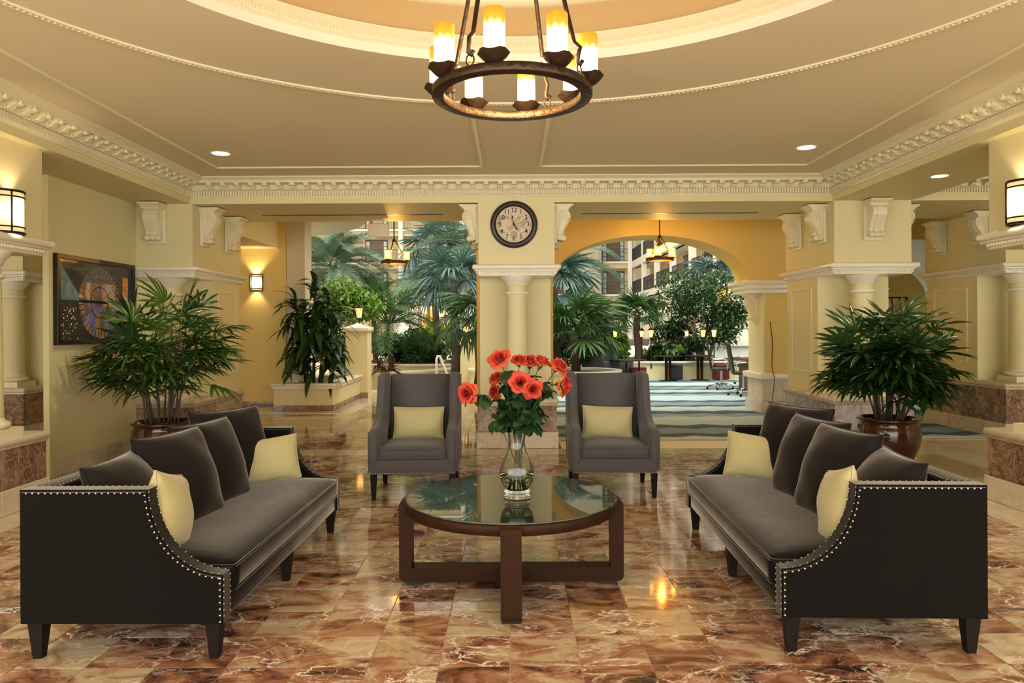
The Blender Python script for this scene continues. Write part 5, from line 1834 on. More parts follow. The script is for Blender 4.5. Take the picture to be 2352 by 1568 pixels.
# gold alcove under the right galleries
structure('wall_gold_niche', MB().box(9.9, 10.12, 33.2, 35.2, 0, 3.3), M['wall_gold'])
structure('wall_ground_right', MB().box(10.15, 10.3, 24, 61, 0, 3.85), M['white_wall'])
for k, y in enumerate((58.5, 54.0, 50.0)):
    fp = empty('framed_print', (10.14, y - 8, 2.05), label=('narrow framed print on the far white wall, left one', 'narrow framed print on the far white wall, middle one', 'narrow framed print on the far white wall, right one')[k], cat='picture', group='narrow prints on the far wall')
    MB().box(-0.04, 0, -0.55, 0.55, -0.75, 0.75).build('frame', M['black_metal'], fp)
    MB().box(-0.05, -0.03, -0.40, 0.40, -0.6, 0.6).build('print', plain('pale_print', (0.45, 0.45, 0.40), 0.5), fp)

# ---- planters
def planter_box(label, x0, x1, y0, y1, hgt):
    r = empty('planter', ((x0 + x1) / 2, (y0 + y1) / 2, 0), label=label, cat='planter')
    a, b = (x1 - x0) / 2, (y1 - y0) / 2
    MB().box(-a, a, -b, b, 0, hgt - 0.07).build('body', M['wall'], r)
    fr = MB()
    w, e = 0.22, 0.05
    for (q0, q1, p0, p1) in ((-a - e, a + e, -b - e, -b + w), (-a - e, a + e, b - w, b + e), (-a - e, -a + w, -b + w, b - w), (a - w, a + e, -b + w, b - w)):
        fr.rbox(q0, q1, p0, p1, hgt - 0.05, hgt, 0.015, 2)
        fr.rbox(q0 + 0.02, q1 - 0.02, p0 + (0.02 if p0 == -b - e else 0), p1, hgt - 0.095, hgt - 0.05, 0.008, 2)
    fr.build('coping', M['trim_bright'], r)
    MB().box(-a + 0.15, a - 0.15, -b + 0.15, b - 0.15, hgt - 0.10, hgt - 0.04).build('soil', M['soil'], r)
    clad(r, 'base_tile', M['brown_marble'], -a, a, -b, b, 0, 0.10, 0.012, 'fr', 0.20)
    return r


planter_box('square cream planter at the foot of the rough stucco pier', -4.28, -3.22, 12.88, 15.7, 0.49)
pier = structure('wall_stucco_pier', MB().box(-4.28, -3.93, 13.65, 14.1, 0.45, 3.60), M['stucco'])


def post(label, x, y, w, hgt):
    r = empty('planter_post', (x, y, 0), label=label, cat='post')
    MB().box(-w / 2, w / 2, -w / 2, w / 2, 0, hgt - 0.10).build('shaft', M['wall'], r)
    cp = MB().rbox(-w / 2 - 0.05, w / 2 + 0.05, -w / 2 - 0.05, w / 2 + 0.05, hgt - 0.12, hgt - 0.03, 0.02, 2)
    q = w / 2 + 0.04
    cp.add([(-q, -q, hgt - 0.04), (q, -q, hgt - 0.04), (q, q, hgt - 0.04), (-q, q, hgt - 0.04), (0, 0, hgt + 0.06)], [(0, 1, 4), (1, 2, 4), (2, 3, 4), (3, 0, 4)])
    cp.build('cap', M['trim_bright'], r)
    clad(r, 'base_tile', M['brown_marble'], -w / 2, w / 2, -w / 2, w / 2, 0, 0.12, 0.012, 'f', 0.2)
    return r


post('tall cream post at the end of the square planter', -3.30, 15.45, 0.46, 1.53)
post('cream post behind the white handrail', -1.22, 20.0, 0.62, 1.20)
post('cream post left of the clock pillar', -1.05, 17.5, 0.40, 1.20)
post('far cream post among the ferns', -2.35, 22.0, 0.55, 1.10)


def curved_planter(label, c, r0, a0, a1, hgt, seg=40, thick=0.25, mat='wall'):
    r = empty('planter', (c[0], c[1], 0), label=label, cat='planter')
    full = abs(a1 - a0 - 2 * pi) < 1e-3
    MB().lathe([(r0, 0), (r0, hgt - 0.08)], seg=seg, a0=a0, a1=a1).lathe([(r0 - thick, hgt - 0.08), (r0 - thick, 0)], seg=seg, a0=a0, a1=a1).build('wall', M[mat], r)
    MB().lathe([(r0 - thick - 0.02, hgt - 0.09), (r0 + 0.03, hgt - 0.09), (r0 + 0.03, hgt - 0.055), (r0 + 0.06, hgt - 0.05), (r0 + 0.065, hgt - 0.015), (r0 + 0.05, hgt), (r0 - thick - 0.02, hgt), (r0 - thick - 0.02, hgt - 0.09)], seg=seg, a0=a0, a1=a1).build('coping', M['trim_bright'], r)
    if full: MB().lathe([(0.0005, hgt - 0.06), (r0 - thick, hgt - 0.06)], seg=seg).build('soil', M['soil'], r)
    return r


curved_planter('round cream planter behind the right wing chair', (1.52, 16.6), 0.95, 0, 2 * pi, 0.50)
curved_planter('long curved stone planter behind the ottomans', (5.6, 26.6), 6.4, radians(222), radians(300), 0.50, 60)
curved_planter('curved white-topped planter behind the left wing chair', (-2.6, 24.5), 5.0, radians(220), radians(300), 0.50, 60)
curved_planter('small curved planter at the left edge of the clock pillar', (-0.35, 17.0), 0.65, 0, 2 * pi, 0.52)
curved_planter('low curved planter beyond the tall post', (-3.9, 19.9), 2.4, radians(270), radians(360), 0.42, 30)
MB_soil = MB().lathe([(0.01, 0.44), (6.1, 0.44)], (5.6, 26.6, 0), 60, a0=radians(222), a1=radians(300))
so = MB_soil.build('planter_soil', M['soil']); tag(so, 'dark soil in the long curved planter', 'soil', kind='stuff')
so = MB().lathe([(0.01, 0.44), (4.7, 0.44)], (-2.6, 24.5, 0), 60, a0=radians(220), a1=radians(300)).build('planter_soil', M['soil'])
tag(so, 'dark soil in the curved white-topped planter', 'soil', kind='stuff')
# low walls with white tops and cloth-covered tables far behind
hb = empty('handrail', (-1.78, 16.9, 0), label='white tubular handrail behind the left wing chair', cat='handrail')
MB().tube([(0, 0, 0.0), (0, 0, 0.75), (0.03, 0, 0.82), (0.07, 0.03, 0.82), (0.24, 0.2, 0.35), (0.3, 0.25, 0.0)], 0.028, 8).build('rail', M['white_wall'], hb)
for k, (px, d, lab) in enumerate(((1480, 27.5, 'nearer white cloth table behind the trunk of the palm'), (1525, 29.5, 'white cloth table between two lanterns'), (1590, 31.0, 'white cloth table below the tree'))):
    p = P3(px, 754, d)
    tb = empty('dining_table', (p.x, p.y, 0), label=lab, cat='table', group='cloth tables in the atrium')
    MB().lathe([(0.0005, 0.76), (0.62, 0.76), (0.64, 0.74), (0.68, 0.35), (0.70, 0.30)], seg=24).build('tablecloth', M['white_wall'], tb)
    MB().lathe([(0.05, 0.74), (0.05, 0.05), (0.35, 0.0)], seg=12).build('pedestal', M['black_metal'], tb)
lw = structure('wall_low_atrium', MB().box(6.3, 9.4, 25.5, 25.9, 0, 0.80).box(6.1, 9.5, 25.35, 26.0, 0.80, 0.95), M['white_wall'])


def dining_chair(label, x, y, rz):
    c = empty('dining_chair', (x, y, 0), rz, label, 'chair', 'dark chairs in the atrium')
    MB().rbox(-0.24, 0.24, -0.24, 0.24, 0.42, 0.48, 0.02, 2).build('seat', M['door_brown'], c)
    MB().rbox(-0.24, 0.24, 0.20, 0.25, 0.50, 1.0, 0.02, 2).build('backrest', M['door_brown'], c)
    lg = MB().box(-0.02, 0.02, -0.02, 0.02, 0, 0.44).mesh('leg', M['black_metal'])
    for sx in (-0.2, 0.2):
        for sy in (-0.2, 0.2): inst('leg', lg, c, (sx, sy, 0))


for k, (px, d, lab) in enumerate(((1456, 28.6, 'dark dining chair left of the palm trunk'), (1487, 30.0, 'dark dining chair right of the palm trunk'), (1512, 31.0, 'dark dining chair under the framed prints'), (1545, 32.5, 'dark dining chair by the middle lanterns'), (1575, 33.0, 'dark dining chair near the tree trunks'), (1420, 30.5, 'dark dining chair behind the leftmost lantern'))):
    p = P3(px, 754, d)
    dining_chair(lab, p.x, p.y, 0.4 * k)


# ---- lanterns
def lantern(label, px, py, d, s=1.0):
    p = P3(px, py, d)
    r = empty('lantern', (p.x, p.y, 0), label=label, cat='lantern', group='lit garden lanterns')
    zc = p.z
    MB().lathe([(0.045 * s, zc - 0.10 * s), (0.075 * s, zc + 0.10 * s)], seg=6, smooth=False).build('glass', M['lamp_gold'], r)
    MB().lathe([(0.0005, zc + 0.24 * s), (0.02 * s, zc + 0.19 * s), (0.06 * s, zc + 0.15 * s), (0.11 * s, zc + 0.10 * s), (0.0005, zc + 0.10 * s)], seg=6, smooth=False).build('roof', M['black_metal'], r)
    fr = MB()
    for k in range(6):
        a = pi / 3 * k
        fr.tube([(0.048 * s * cos(a), 0.048 * s * sin(a), zc - 0.11 * s), (0.080 * s * cos(a), 0.080 * s * sin(a), zc + 0.11 * s)], 0.006 * s, 4)
    fr.build('cage', M['black_metal'], r)
    MB().lathe([(0.0005, zc - 0.10 * s), (0.05 * s, zc - 0.10 * s), (0.02 * s, zc - 0.16 * s), (0.018, zc - 0.18 * s), (0.018, 0.3)], seg=8).build('post', M['black_metal'], r)


for a in ((825, 717, 15.45, 1.0, 'lit lantern on the tall post of the square planter'), (1070, 757, 19.0, 1.1, 'lit lantern glinting through the palm left of the clock pillar'), (1413, 768, 20.9, 0.85, 'leftmost lit lantern under the arch'),
          (1474, 768, 20.6, 0.85, 'lit lantern half behind the palm trunk'), (1495, 768, 20.4, 0.95, 'lit lantern just right of the palm trunk'), (1577, 768, 20.9, 0.75, 'smallest lit lantern left of the tree trunks'),
          (1615, 768, 20.6, 0.95, 'lit lantern beside the tree trunks'), (1640, 768, 20.5, 0.95, 'rightmost lit lantern by the topiary ball')):
    lantern(a[4], a[0], a[1], a[2], a[3])
for (px, d, lab) in ((858, 22, 'unlit black lantern left among the ferns'), (1024, 24, 'unlit black lantern on the far post')):
    p = P3(px, 735, d)
    r = empty('lantern', (p.x, p.y, 0), label=lab, cat='lantern', group='unlit garden lanterns')
    MB().lathe([(0.0005, p.z + 0.25), (0.07, p.z + 0.14), (0.14, p.z + 0.10), (0.0005, p.z + 0.10)], seg=6, smooth=False).build('roof', M['black_metal'], r)
    MB().lathe([(0.08, p.z + 0.10), (0.05, p.z - 0.12), (0.02, p.z - 0.16), (0.02, 0.3)], seg=6, smooth=False).build('post', M['black_metal'], r)


# ---- lounge and work furniture on the carpet
M['black_leather'] = plain('black_leather', (0.022, 0.022, 0.024), 0.35)
M['dark_red'] = plain('dark_red_leather', (0.13, 0.012, 0.014), 0.45)
M['dark_grey'] = plain('dark_grey_leather', (0.05, 0.055, 0.055), 0.5)
for (px, d, mt, lab) in ((1465, 18.9, 'dark_red', 'dark red cube ottoman left of the pub tables'), (1549, 20.0, 'dark_grey', 'charcoal cube ottoman between the pub tables'), (1655, 20.0, 'dark_red', 'dark red cube ottoman by the desk')):
    p = P3(px, 754, d)
    o = empty('ottoman', (p.x, p.y, 0.004), label=lab, cat='ottoman', group='cube ottomans')
    MB().rbox(-0.19, 0.19, -0.19, 0.19, 0.02, 0.38, 0.02, 2).build('body', M[mt], o)
    MB().rbox(-0.195, 0.195, -0.195, 0.195, 0.36, 0.43, 0.025, 2).build('cushion', M[mt], o)
for (px, d, lab) in ((1534, 19.6, 'black pub table left of the charcoal ottoman'), (1607, 19.8, 'black pub table left of the right red ottoman')):
    p = P3(px, 754, d)
    o = empty('pub_table', (p.x, p.y, 0.004), label=lab, cat='table', group='black pub tables')
    MB().lathe([(0.0005, 0.66), (0.40, 0.66), (0.40, 0.69), (0.0005, 0.69)], seg=28).build('tabletop', M['black_metal'], o)
    for s in (-1, 1): MB().box(s * 0.05 - 0.035, s * 0.05 + 0.035, -0.03, 0.03, 0.02, 0.66).build('leg', M['wood'], o)
    MB().lathe([(0.0005, 0.025), (0.24, 0.02), (0.25, 0.0)], seg=20).build('base', M['black_metal'], o)
for k, (px, d, rz, lab) in enumerate(((1378, 18.4, 0.75, 'dark lounge chair nearest the clock pillar under the arch'), (1412, 19.3, 0.55, 'second dark lounge chair under the arch'))):
    p = P3(px, 754, d)
    o = empty('lounge_chair', (p.x, p.y, 0.004), pi / 2 + rz, label=lab, cat='armchair', group='dark lounge chairs')
    MB().rbox(-0.33, 0.33, 0.18, 0.32, 0.15, 1.05, 0.05, 3).build('back', M['dark_grey'], o)
    MB().rbox(-0.33, 0.33, -0.35, 0.20, 0.15, 0.44, 0.04, 3).build('seat', M['dark_grey'], o)
    for s in (-1, 1): MB().rbox(s * 0.33 - 0.06, s * 0.33 + 0.06, -0.33, 0.30, 0.15, 0.62, 0.04, 3).build('arm', M['dark_grey'], o)
    lg = MB().box(-0.02, 0.02, -0.02, 0.02, 0, 0.16).mesh('leg', M['black_metal'])
    for sx in (-0.26, 0.26):
        for sy in (-0.28, 0.26): inst('leg', lg, o, (sx, sy, 0))
p = P3(1440, 754, 18.2)
o = empty('side_table', (p.x, p.y, 0.004), label='round black side table beside the lounge chairs', cat='table')
MB().lathe([(0.0005, 0.62), (0.48, 0.62), (0.48, 0.65), (0.0005, 0.65)], seg=32).build('tabletop', M['black_metal'], o)
for k in range(3):
    a = 2 * pi * k / 3 + 0.3
    MB().tube([(0.33 * cos(a), 0.33 * sin(a), 0.62), (0.36 * cos(a), 0.36 * sin(a), 0.0)], 0.022, 6).build('leg', M['black_metal'], o)
MB().lathe([(0.30, 0.16), (0.33, 0.16), (0.33, 0.18), (0.30, 0.18), (0.30, 0.16)], seg=24).build('stretcher', M['black_metal'], o)

dk = empty('desk', (5.75, 16.0, 0.004), label='wooden work desk half hidden by the arch pier', cat='desk')
MB().rbox(-0.55, 1.1, -0.6, 1.1, 0.70, 0.75, 0.012, 2).build('desktop', M['wood_mid'], dk)
MB().box(-0.42, -0.12, -0.4, 0.9, 0.0, 0.70).build('pedestal', M['wood_mid'], dk)
MB().box(0.35, 0.65, -0.4, 0.9, 0.0, 0.70).build('pedestal', M['wood_mid'], dk)
MB().box(-0.11, 0.34, -0.05, 0.4, 0.12, 0.52).build('computer_case', M['black_metal'], dk)
kb = MB().rbox(-0.4, 0.0, -0.5, -0.3, 0.755, 0.775, 0.005, 1).build('keyboard', M['dark_grey'], None, (5.75, 16.0, 0.004))
tag(kb, 'flat dark keyboard on the work desk', 'keyboard')


def office_chair(label, x, y, rz):
    o = empty('office_chair', (x, y, 0.004), rz, label, 'office chair', 'black office chairs')
    MB().rbox(-0.24, 0.24, -0.24, 0.24, 0.45, 0.51, 0.025, 3).build('seat', M['black_leather'], o)
    bm_ = MB()
    bm_.rbox(-0.23, 0.23, -0.02, 0.03, 0.0, 0.62, 0.02, 3, M=Matrix.Translation((0, 0.22, 0.50)) @ Matrix.Rotation(-0.16, 4, 'X'))
    bm_.build('backrest', M['black_leather'], o)
    for s in (-1, 1):
        MB().tube([(s * 0.25, 0.20, 0.52), (s * 0.30, 0.18, 0.70), (s * 0.30, -0.05, 0.72), (s * 0.29, -0.16, 0.66), (s * 0.26, -0.12, 0.47)], 0.016, 7).build('armrest', M['chrome'], o)
    MB().lathe([(0.03, 0.08), (0.03, 0.45)], seg=10).build('gas_lift', M['chrome'], o)
    for k in range(5):
        a = 2 * pi * k / 5 + 0.3
        g = MB().tube([(0.02 * cos(a), 0.02 * sin(a), 0.13), (0.17 * cos(a), 0.17 * sin(a), 0.12), (0.31 * cos(a), 0.31 * sin(a), 0.07)], [0.028, 0.022, 0.016], 6).build('base_arm', M['chrome'], o)
        MB().lathe([(0.0005, -0.022), (0.028, -0.022), (0.028, 0.022), (0.0005, 0.022)], seg=10, M=Matrix.Translation((0.32 * cos(a), 0.32 * sin(a), 0.028)) @ Matrix.Rotation(pi / 2, 4, 'X')).build('caster', M['black_metal'], g)


office_chair('black office chair with its back to the ottomans', 4.92, 16.9, radians(75))
office_chair('black office chair nearest the arch pier', 4.93, 15.3, radians(80))
office_chair('tall black office chair behind the desk', 6.0, 18.3, radians(-150))


# ================================================================== plants
def frond(L, n, leaf, droop, seed, mat, width=0.022, vee=0.5):
    """A feather palm frond along +y that arches down."""
    r = random.Random(seed)
    mb = MB()
    def c(t): return Vector((0.05 * sin(t * 2 + seed) * L, L * (t - 0.22 * droop * t * t), L * (0.30 * t - 0.62 * droop * t * t)))
    mb.tube([c(k / 9) for k in range(10)], [0.014 - 0.011 * k / 9 for k in range(10)], 4)
    for k in range(n):
        t = 0.14 + 0.86 * k / n
        p = c(t); d = (c(min(1, t + 0.02)) - c(t - 0.02)).normalized()
        side = d.cross(Vector((0, 0, 1))).normalized()
        up = side.cross(d)
        ll = leaf * (0.55 + 0.45 * sin(pi * min(1, t * 1.05))) * r.uniform(0.85, 1.1)
        for s in (-1, 1):
            dr = (side * s * 0.85 + d * 0.65 + up * vee * r.uniform(0.3, 1.0)).normalized()
            q1 = p + dr * ll * 0.55
            q2 = p + dr * ll + Vector((0, 0, -0.22 * ll * r.uniform(0.5, 1.6)))
            w = d * width * 0.5
            mb.add([p - w * 0.6, p + w * 0.6, q1 - w, q1 + w, q2], [(0, 1, 3, 2), (2, 3, 4)], False)
    return mb.mesh('frond', mat)


def palm(label, crown, meshes, n, el, seed, trunk_r=0.10, scale=1.0, trunk=True, tm='trunk', name='palm', lean=0.0, az=None, group='palms in the atrium', foot=0.3):
    rr = random.Random(seed)
    crown = Vector(crown)
    r = empty(name, (crown.x + lean, crown.y, 0), label=label, cat='palm', group=group)
    off = Vector((-lean, 0, crown.z))
    if trunk:
        pts = [Vector((0, 0, foot)).lerp(off, k / 6) + Vector((0.03 * sin(k), 0, 0)) for k in range(7)]
        MB().tube(pts, [trunk_r * (1.15 - 0.3 * k / 6) for k in range(7)], 9).build('trunk', M[tm], r)
    for k in range(n):
        a = (2 * pi * k * 0.381966 + rr.uniform(-0.3, 0.3)) if az is None else rr.uniform(*az)
        e = el[0] + (el[1] - el[0]) * ((k + rr.random()) / n)
        inst('frond', meshes[rr.randrange(len(meshes))], r, off + Vector((0.05 * cos(a), 0.05 * sin(a), 0)), (e, rr.uniform(-0.3, 0.3), a - pi / 2), scale * rr.uniform(0.85, 1.15))
    return r


FAN = [fan_leaf(24, 0.68, 0.052, 4.7, 0.35 + 0.14 * k, 0.62, 100 + k, M['fan'], None, 0.35) for k in range(4)]
FANG = [fan_leaf(22, 0.62, 0.050, 4.4, 0.25 + 0.15 * k, 0.55, 120 + k, M['fan_green'], None, 0.35) for k in range(4)]
FEA = [frond(2.3, 80, 0.46, 0.75 + 0.15 * k, 200 + k, M['feather'], 0.026) for k in range(4)]
ARE = [frond(1.5, 34, 0.38, 0.9 + 0.15 * k, 220 + k, M['fan_green'], 0.028, 0.3) for k in range(3)]

palm('feathery grey-green palm at the upper left of the left opening', P3(765, 612, 22), FEA, 38, (-0.45, 1.15), 1)
palm('feathery palm arching behind the top left of the clock pillar', P3(1105, 570, 20), FEA, 30, (-0.45, 1.05), 2)
palm('blue fan palm with splayed leaves left of the clock pillar', P3(1045, 650, 17.5), FAN, 26, (-0.8, 1.3), 3, scale=0.9)
palm('high blue fan palm above the pendant lamp on the left', P3(1000, 570, 21.5), FAN, 22, (-0.8, 1.2), 16)
palm('lower dark fan palm hugging the left side of the clock pillar', P3(1100, 735, 15.0), FANG, 18, (-0.7, 1.0), 4, scale=0.85)
palm('slim fan palm in the middle of the left opening', P3(965, 668, 27), FAN, 14, (-0.6, 1.2), 5, 0.07, tm='pale_trunk')
palm('second slim fan palm with a pale trunk in the left opening', P3(992, 640, 28), FAN, 14, (-0.6, 1.2), 15, 0.07, tm='pale_trunk', lean=-0.3)
palm('arching areca palm behind the tall planter post', P3(893, 740, 18.5), ARE, 26, (-0.1, 1.3), 6, 0.05, scale=1.15)
palm('short bright palm between the post and the fan palms', P3(862, 690, 22), ARE, 12, (0.2, 1.3), 7, 0.05)
palm('blue fan palm at the left foot of the arch', P3(1275, 660, 17), FAN, 22, (-0.6, 1.2), 8)
palm('broad green fan palm behind the right wing chair', P3(1320, 770, 16.3), FANG, 26, (-0.35, 1.25), 9, scale=1.15)
palm('feathery palm reaching in at the top left of the arch', P3(1255, 605, 20), FEA, 18, (-0.1, 0.9), 10)
palm('windmill palm with a thick shaggy trunk under the arch', P3(1465, 725, 21.0), FANG, 26, (-0.35, 1.35), 12, 0.115, scale=0.80)
palm('fan palm behind the tree at the right of the arch', P3(1640, 640, 26), FAN, 14, (0.0, 1.2), 13)


def leaf_cloud(mb, c, rad, n, size, rr, shell=0.35, elong=2.0):
    c = Vector(c)
    for _ in range(n):
        while True:
            v = Vector((rr.uniform(-1, 1), rr.uniform(-1, 1), rr.uniform(-1, 1)))
            l = v.length
            if shell < l <= 1.0: break
        p = c + Vector((v.x * rad[0], v.y * rad[1], v.z * rad[2]))
        s = size * rr.uniform(0.7, 1.3)
        a = rr.uniform(0, 2 * pi); e = rr.uniform(-0.9, 0.5)
        d = Vector((cos(a) * cos(e), sin(a) * cos(e), sin(e)))
        w = d.cross(Vector((rr.uniform(-.5, .5), rr.uniform(-.5, .5), 1))).normalized() * s / elong
        m = p + d * s * 0.5 + Vector((0, 0, 0.04 * s))
        q = p + d * s + Vector((0, 0, -0.25 * s))
        mb.add([p, m - w * 0.5, q, m + w * 0.5], [(0, 1, 2), (0, 2, 3)], False)


def bush(name, label, cat, c, rad, n, size, mat, seed, blobs=6, stems=(), stem_mat='cane', elong=2.0, group=None, fr=(0.45, 0.65)):
    rr = random.Random(seed)
    c = Vector(c)
    r = empty(name, (c.x, c.y, 0), label=label, cat=cat, group=group)
    mb = MB()
    for k in range(blobs):
        a = rr.uniform(0, 2 * pi)
        o = Vector((rad[0] * (1.05 - fr[1]) * cos(a) * rr.random() ** .5, rad[1] * 0.6 * sin(a), rad[2] * rr.uniform(-1, 1) * (1.05 - fr[1]))) if blobs > 1 else Vector((0, 0, 0))
        f = rr.uniform(*fr) if blobs > 1 else 1.0
        leaf_cloud(mb, o + Vector((0, 0, c.z)), (rad[0] * f, rad[1] * f, rad[2] * f), n // blobs, size, rr, elong=elong)
    tag(mb.build('foliage', M[mat], r), kind='stuff')
    if not stems:
        MB().tube([(0, 0, 0.0), (0.02, 0, c.z)], 0.03, 6).build('stem', M['cane'], r)
    for pts in stems:
        MB().tube([(x, y, z) for x, y, z in pts], [0.05 * (1.2 - 0.7 * i / max(1, len(pts) - 1)) for i in range(len(pts))], 7).build('trunk', M[stem_mat], r)
    return r


bush('ficus_tree', 'spreading dark green tree with several thin trunks under the arch', 'tree', (P3(1612, 705, 22).x, 22, 2.10), (1.85, 1.3, 1.25), 9500, 0.12, 'ficus', 31, 34,
     [[(-0.1, 0, 0.3), (-0.15, 0, 1.0), (-0.5, 0.1, 2.2)], [(0.05, 0, 0.3), (0.05, 0.1, 1.1), (0.1, 0, 2.4)], [(0.15, 0, 0.3), (0.35, -0.1, 1.1), (0.8, 0, 2.2)], [(0.1, 0.1, 0.3), (-0.2, 0, 1.3), (-0.3, 0, 2.6)]], 'pale_trunk', fr=(0.22, 0.34))
bush('schefflera', 'bright green leafy tree behind the stucco pier plant', 'tree', (P3(812, 680, 17.0).x, 17.0, 2.15), (0.95, 0.6, 0.65), 4200, 0.11, 'bright_leaf', 32, 9,
     [[(-0.55, 0, 0.3), (-0.45, 0, 1.0), (-0.25, 0, 1.4), (0.05, 0, 1.9), (0.1, 0, 2.2)]], 'pale_trunk')
bush('shrub', 'dense dark shrub filling the planter behind the tall post', 'shrub', (P3(790, 800, 16.5).x, 16.5, 0.95), (0.75, 0.5, 0.6), 1500, 0.12, 'dark_leaf', 33, 6)
bush('shrub', 'low green shrub under the arching areca palm', 'shrub', (P3(905, 790, 20.5).x, 20.5, 0.85), (0.9, 0.5, 0.45), 1400, 0.13, 'ficus', 34, 6)
bush('shrub', 'feathery bamboo palm clump in front of the cream posts', 'shrub', (P3(975, 800, 20.3).x, 20.3, 0.95), (0.75, 0.5, 0.75), 2200, 0.20, 'fan_green', 35, 8, elong=6.0)
bush('shrub', 'dark shrub at the left foot of the clock pillar', 'shrub', (P3(1050, 815, 19.8).x, 19.8, 0.7), (0.5, 0.4, 0.45), 900, 0.13, 'ficus', 36, 5)
bush('shrub', 'dark shrub behind the round planter', 'shrub', (P3(1330, 800, 18.5).x, 18.5, 0.95), (1.1, 0.5, 0.7), 2200, 0.13, 'ficus', 37, 8)
bush('shrub', 'tall dark hedge behind the green fan palm', 'shrub', (P3(1370, 770, 22.5).x, 22.5, 1.2), (1.1, 0.5, 0.9), 2400, 0.15, 'dark_leaf', 38, 8)
bush('shrub', 'bright broad-leaved shrub left of the windmill palm', 'shrub', (P3(1428, 795, 21.5).x, 21.5, 0.95), (0.42, 0.35, 0.45), 420, 0.20, 'bright_leaf', 39, 5, elong=1.4)
bush('shrub', 'low ground cover right of the windmill palm', 'shrub', (P3(1520, 812, 21.6).x, 21.6, 0.70), (0.9, 0.4, 0.28), 1500, 0.12, 'bright_leaf', 40, 6)
bush('shrub', 'low leafy shrub beneath the spreading tree', 'shrub', (P3(1580, 800, 22.0).x, 22.0, 0.80), (0.75, 0.4, 0.42), 1300, 0.13, 'ficus', 41, 6)
bush('shrub', 'dark purple-leaved shrub between the lanterns', 'shrub', (P3(1515, 795, 21.0).x, 21.0, 0.85), (0.45, 0.35, 0.30), 300, 0.24, 'dark_leaf', 42, 4, elong=1.8)
bush('topiary', 'clipped topiary ball at the right of the arch', 'topiary', (P3(1663, 770, 25).x, 25, 1.22), (0.22, 0.22, 0.22), 900, 0.05, 'ficus', 43, 1, [[(0, 0, 0.9), (0, 0, 1.1)]])
bush('shrub', 'row of small shrubs in the far bed of the left opening', 'shrub', (P3(945, 775, 30).x, 30, 1.0), (3.6, 0.5, 0.55), 2600, 0.17, 'ficus', 44, 12)
bush('shrub', 'dark greenery far behind the clock pillar', 'shrub', (P3(1230, 770, 28).x, 28, 1.5), (3.0, 0.5, 1.3), 3000, 0.20, 'ficus', 45, 12)


# strap-leaved plants
def strap(L, W, droop, seed, mat, n=7):
    r = random.Random(seed)
    vs, fs = [], []
    for k in range(n):
        v = k / (n - 1)
        w = W * sin(pi * min(1.0, 0.12 + v * 0.88)) ** 0.7 * 0.5 + 0.002
        y = L * (v - 0.25 * droop * v * v); z = L * (0.35 * v - droop * v * v)
        x = 0.04 * L * sin(3 * v + seed)
        vs += [(x - w, y, z + 0.25 * w), (x, y, z), (x + w, y, z + 0.25 * w)]
    for k in range(n - 1):
        for q in range(2):
            b = k * 3 + q
            fs.append((b, b + 1, b + 4, b + 3))
    return MB().add(vs, fs, True).mesh('leaf', mat)


def dracaena(label, x, y, stems, mats, seed, L=0.42, W=0.065, per=18, foot=0.45, cat='shrub', name='dracaena'):
    rr = random.Random(seed)
    r = empty(name, (x, y, 0), label=label, cat=cat)
    var = [strap(L * rr.uniform(0.8, 1.2), W, rr.uniform(0.55, 1.1), seed + k, mats[k % len(mats)]) for k in range(6)]
    for (sx, sy, h0, h1) in stems:
        if h0 < h1 - 0.05 and h1 > foot + 0.2:
            MB().tube([(sx * 0.4, sy * 0.4, foot), (sx, sy, h1)], [0.03, 0.018], 6).build('cane', M['cane'], r)
        for k in range(per):
            t = rr.random() ** 0.7
            a = k * 2.4 + rr.uniform(-0.3, 0.3)
            inst('leaf', var[rr.randrange(6)], r, (sx, sy, h0 + (h1 - h0) * t), (rr.uniform(-0.5, 0.5) + 0.7 * (t > 0.85), rr.uniform(-0.3, 0.3), a), rr.uniform(0.8, 1.2))
    return r


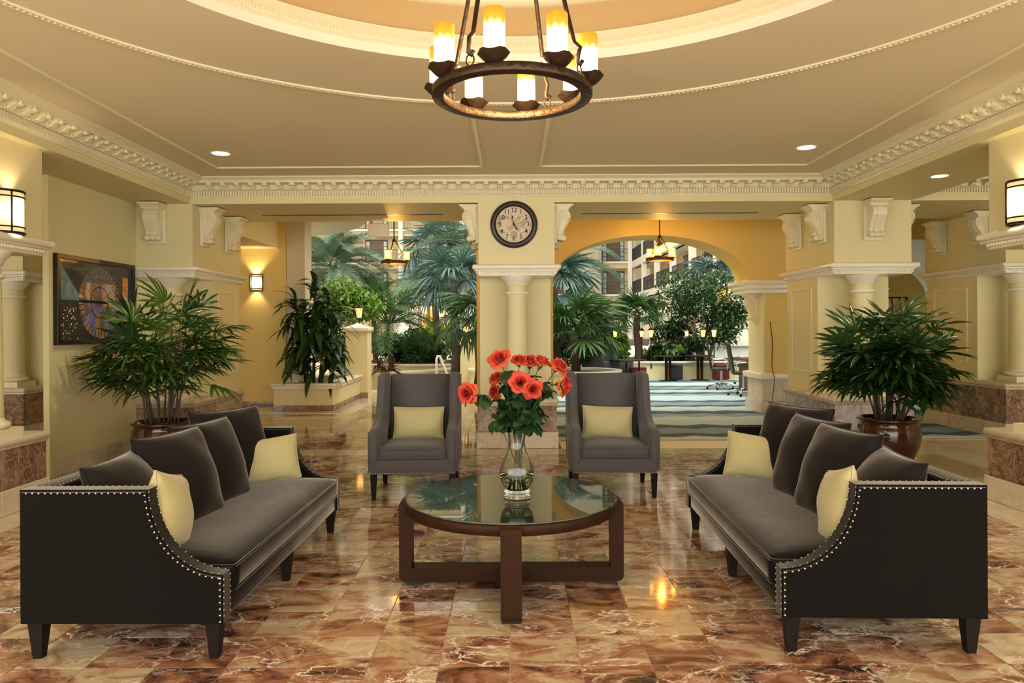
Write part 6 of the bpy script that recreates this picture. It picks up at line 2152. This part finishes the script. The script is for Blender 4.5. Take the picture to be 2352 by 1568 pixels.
dracaena('large glossy dark-leaved dracaena in the square planter', -3.70, 13.32, [(0.05, 0, 0.75, 2.25), (-0.28, -0.1, 0.7, 2.0), (0.30, 0.05, 0.75, 2.1), (-0.15, -0.25, 0.6, 1.6), (0.42, -0.15, 0.6, 1.6), (0.12, -0.3, 0.6, 1.8)], [M['dark_leaf'], M['dark_leaf'], M['rhapis_b']], 51, 0.48, 0.10, 50)
dracaena('red and green bromeliads beside the tall post', P3(872, 815, 17.6).x, 17.6, [(0, 0, 0.45, 0.55), (0.3, 0.1, 0.4, 0.5), (-0.1, 0.2, 0.65, 0.75), (0.1, -0.2, 0.40, 0.46)], [M['red_leaf'], M['dark_leaf'], M['red_leaf']], 52, 0.34, 0.07, 16, name='bromeliad')
dracaena('upright green bromeliad left of the leftmost lantern', P3(1390, 800, 21.0).x, 21.0, [(0, 0, 0.7, 0.85), (0.15, 0, 0.6, 0.7)], [M['bright_leaf'], M['fan_green']], 53, 0.40, 0.06, 14, name='bromeliad')
ea = empty('elephant_ear', (P3(1003, 770, 22.5).x, 22.5, 0), label='pale green elephant-ear leaves in front of the far posts', cat='shrub')
for k in range(5):
    vs = [(0, 0, 0)]
    n = 18
    for i in range(n):
        a = 2 * pi * i / n
        rr_ = 0.27 * (1 + 0.45 * cos(a)) * (0.8 + 0.2 * abs(cos(a)))
        vs.append((rr_ * sin(a) * 0.85, 0.06 * cos(2 * a), rr_ * cos(a)))
    me = MB().add(vs, [(0, i + 1, (i + 1) % n + 1) for i in range(n)], True).mesh('leaf', M['bright_leaf'])
    ax, az_ = (-0.3 + 0.16 * k), 1.05 + 0.17 * ((k * 2) % 5) / 2
    inst('leaf', me, ea, (ax, 0.05 * k, az_), (0.25, 0.3 * (k - 2), 0.3 * (k - 2)))
    MB().tube([(0.05 * (k - 2), 0, 0.4), (ax, 0.05 * k, az_ - 0.05)], 0.012, 5).build('stalk', M['stem'], ea)

for _m in bpy.data.materials:
    _m.cycles.emission_sampling = 'NONE'
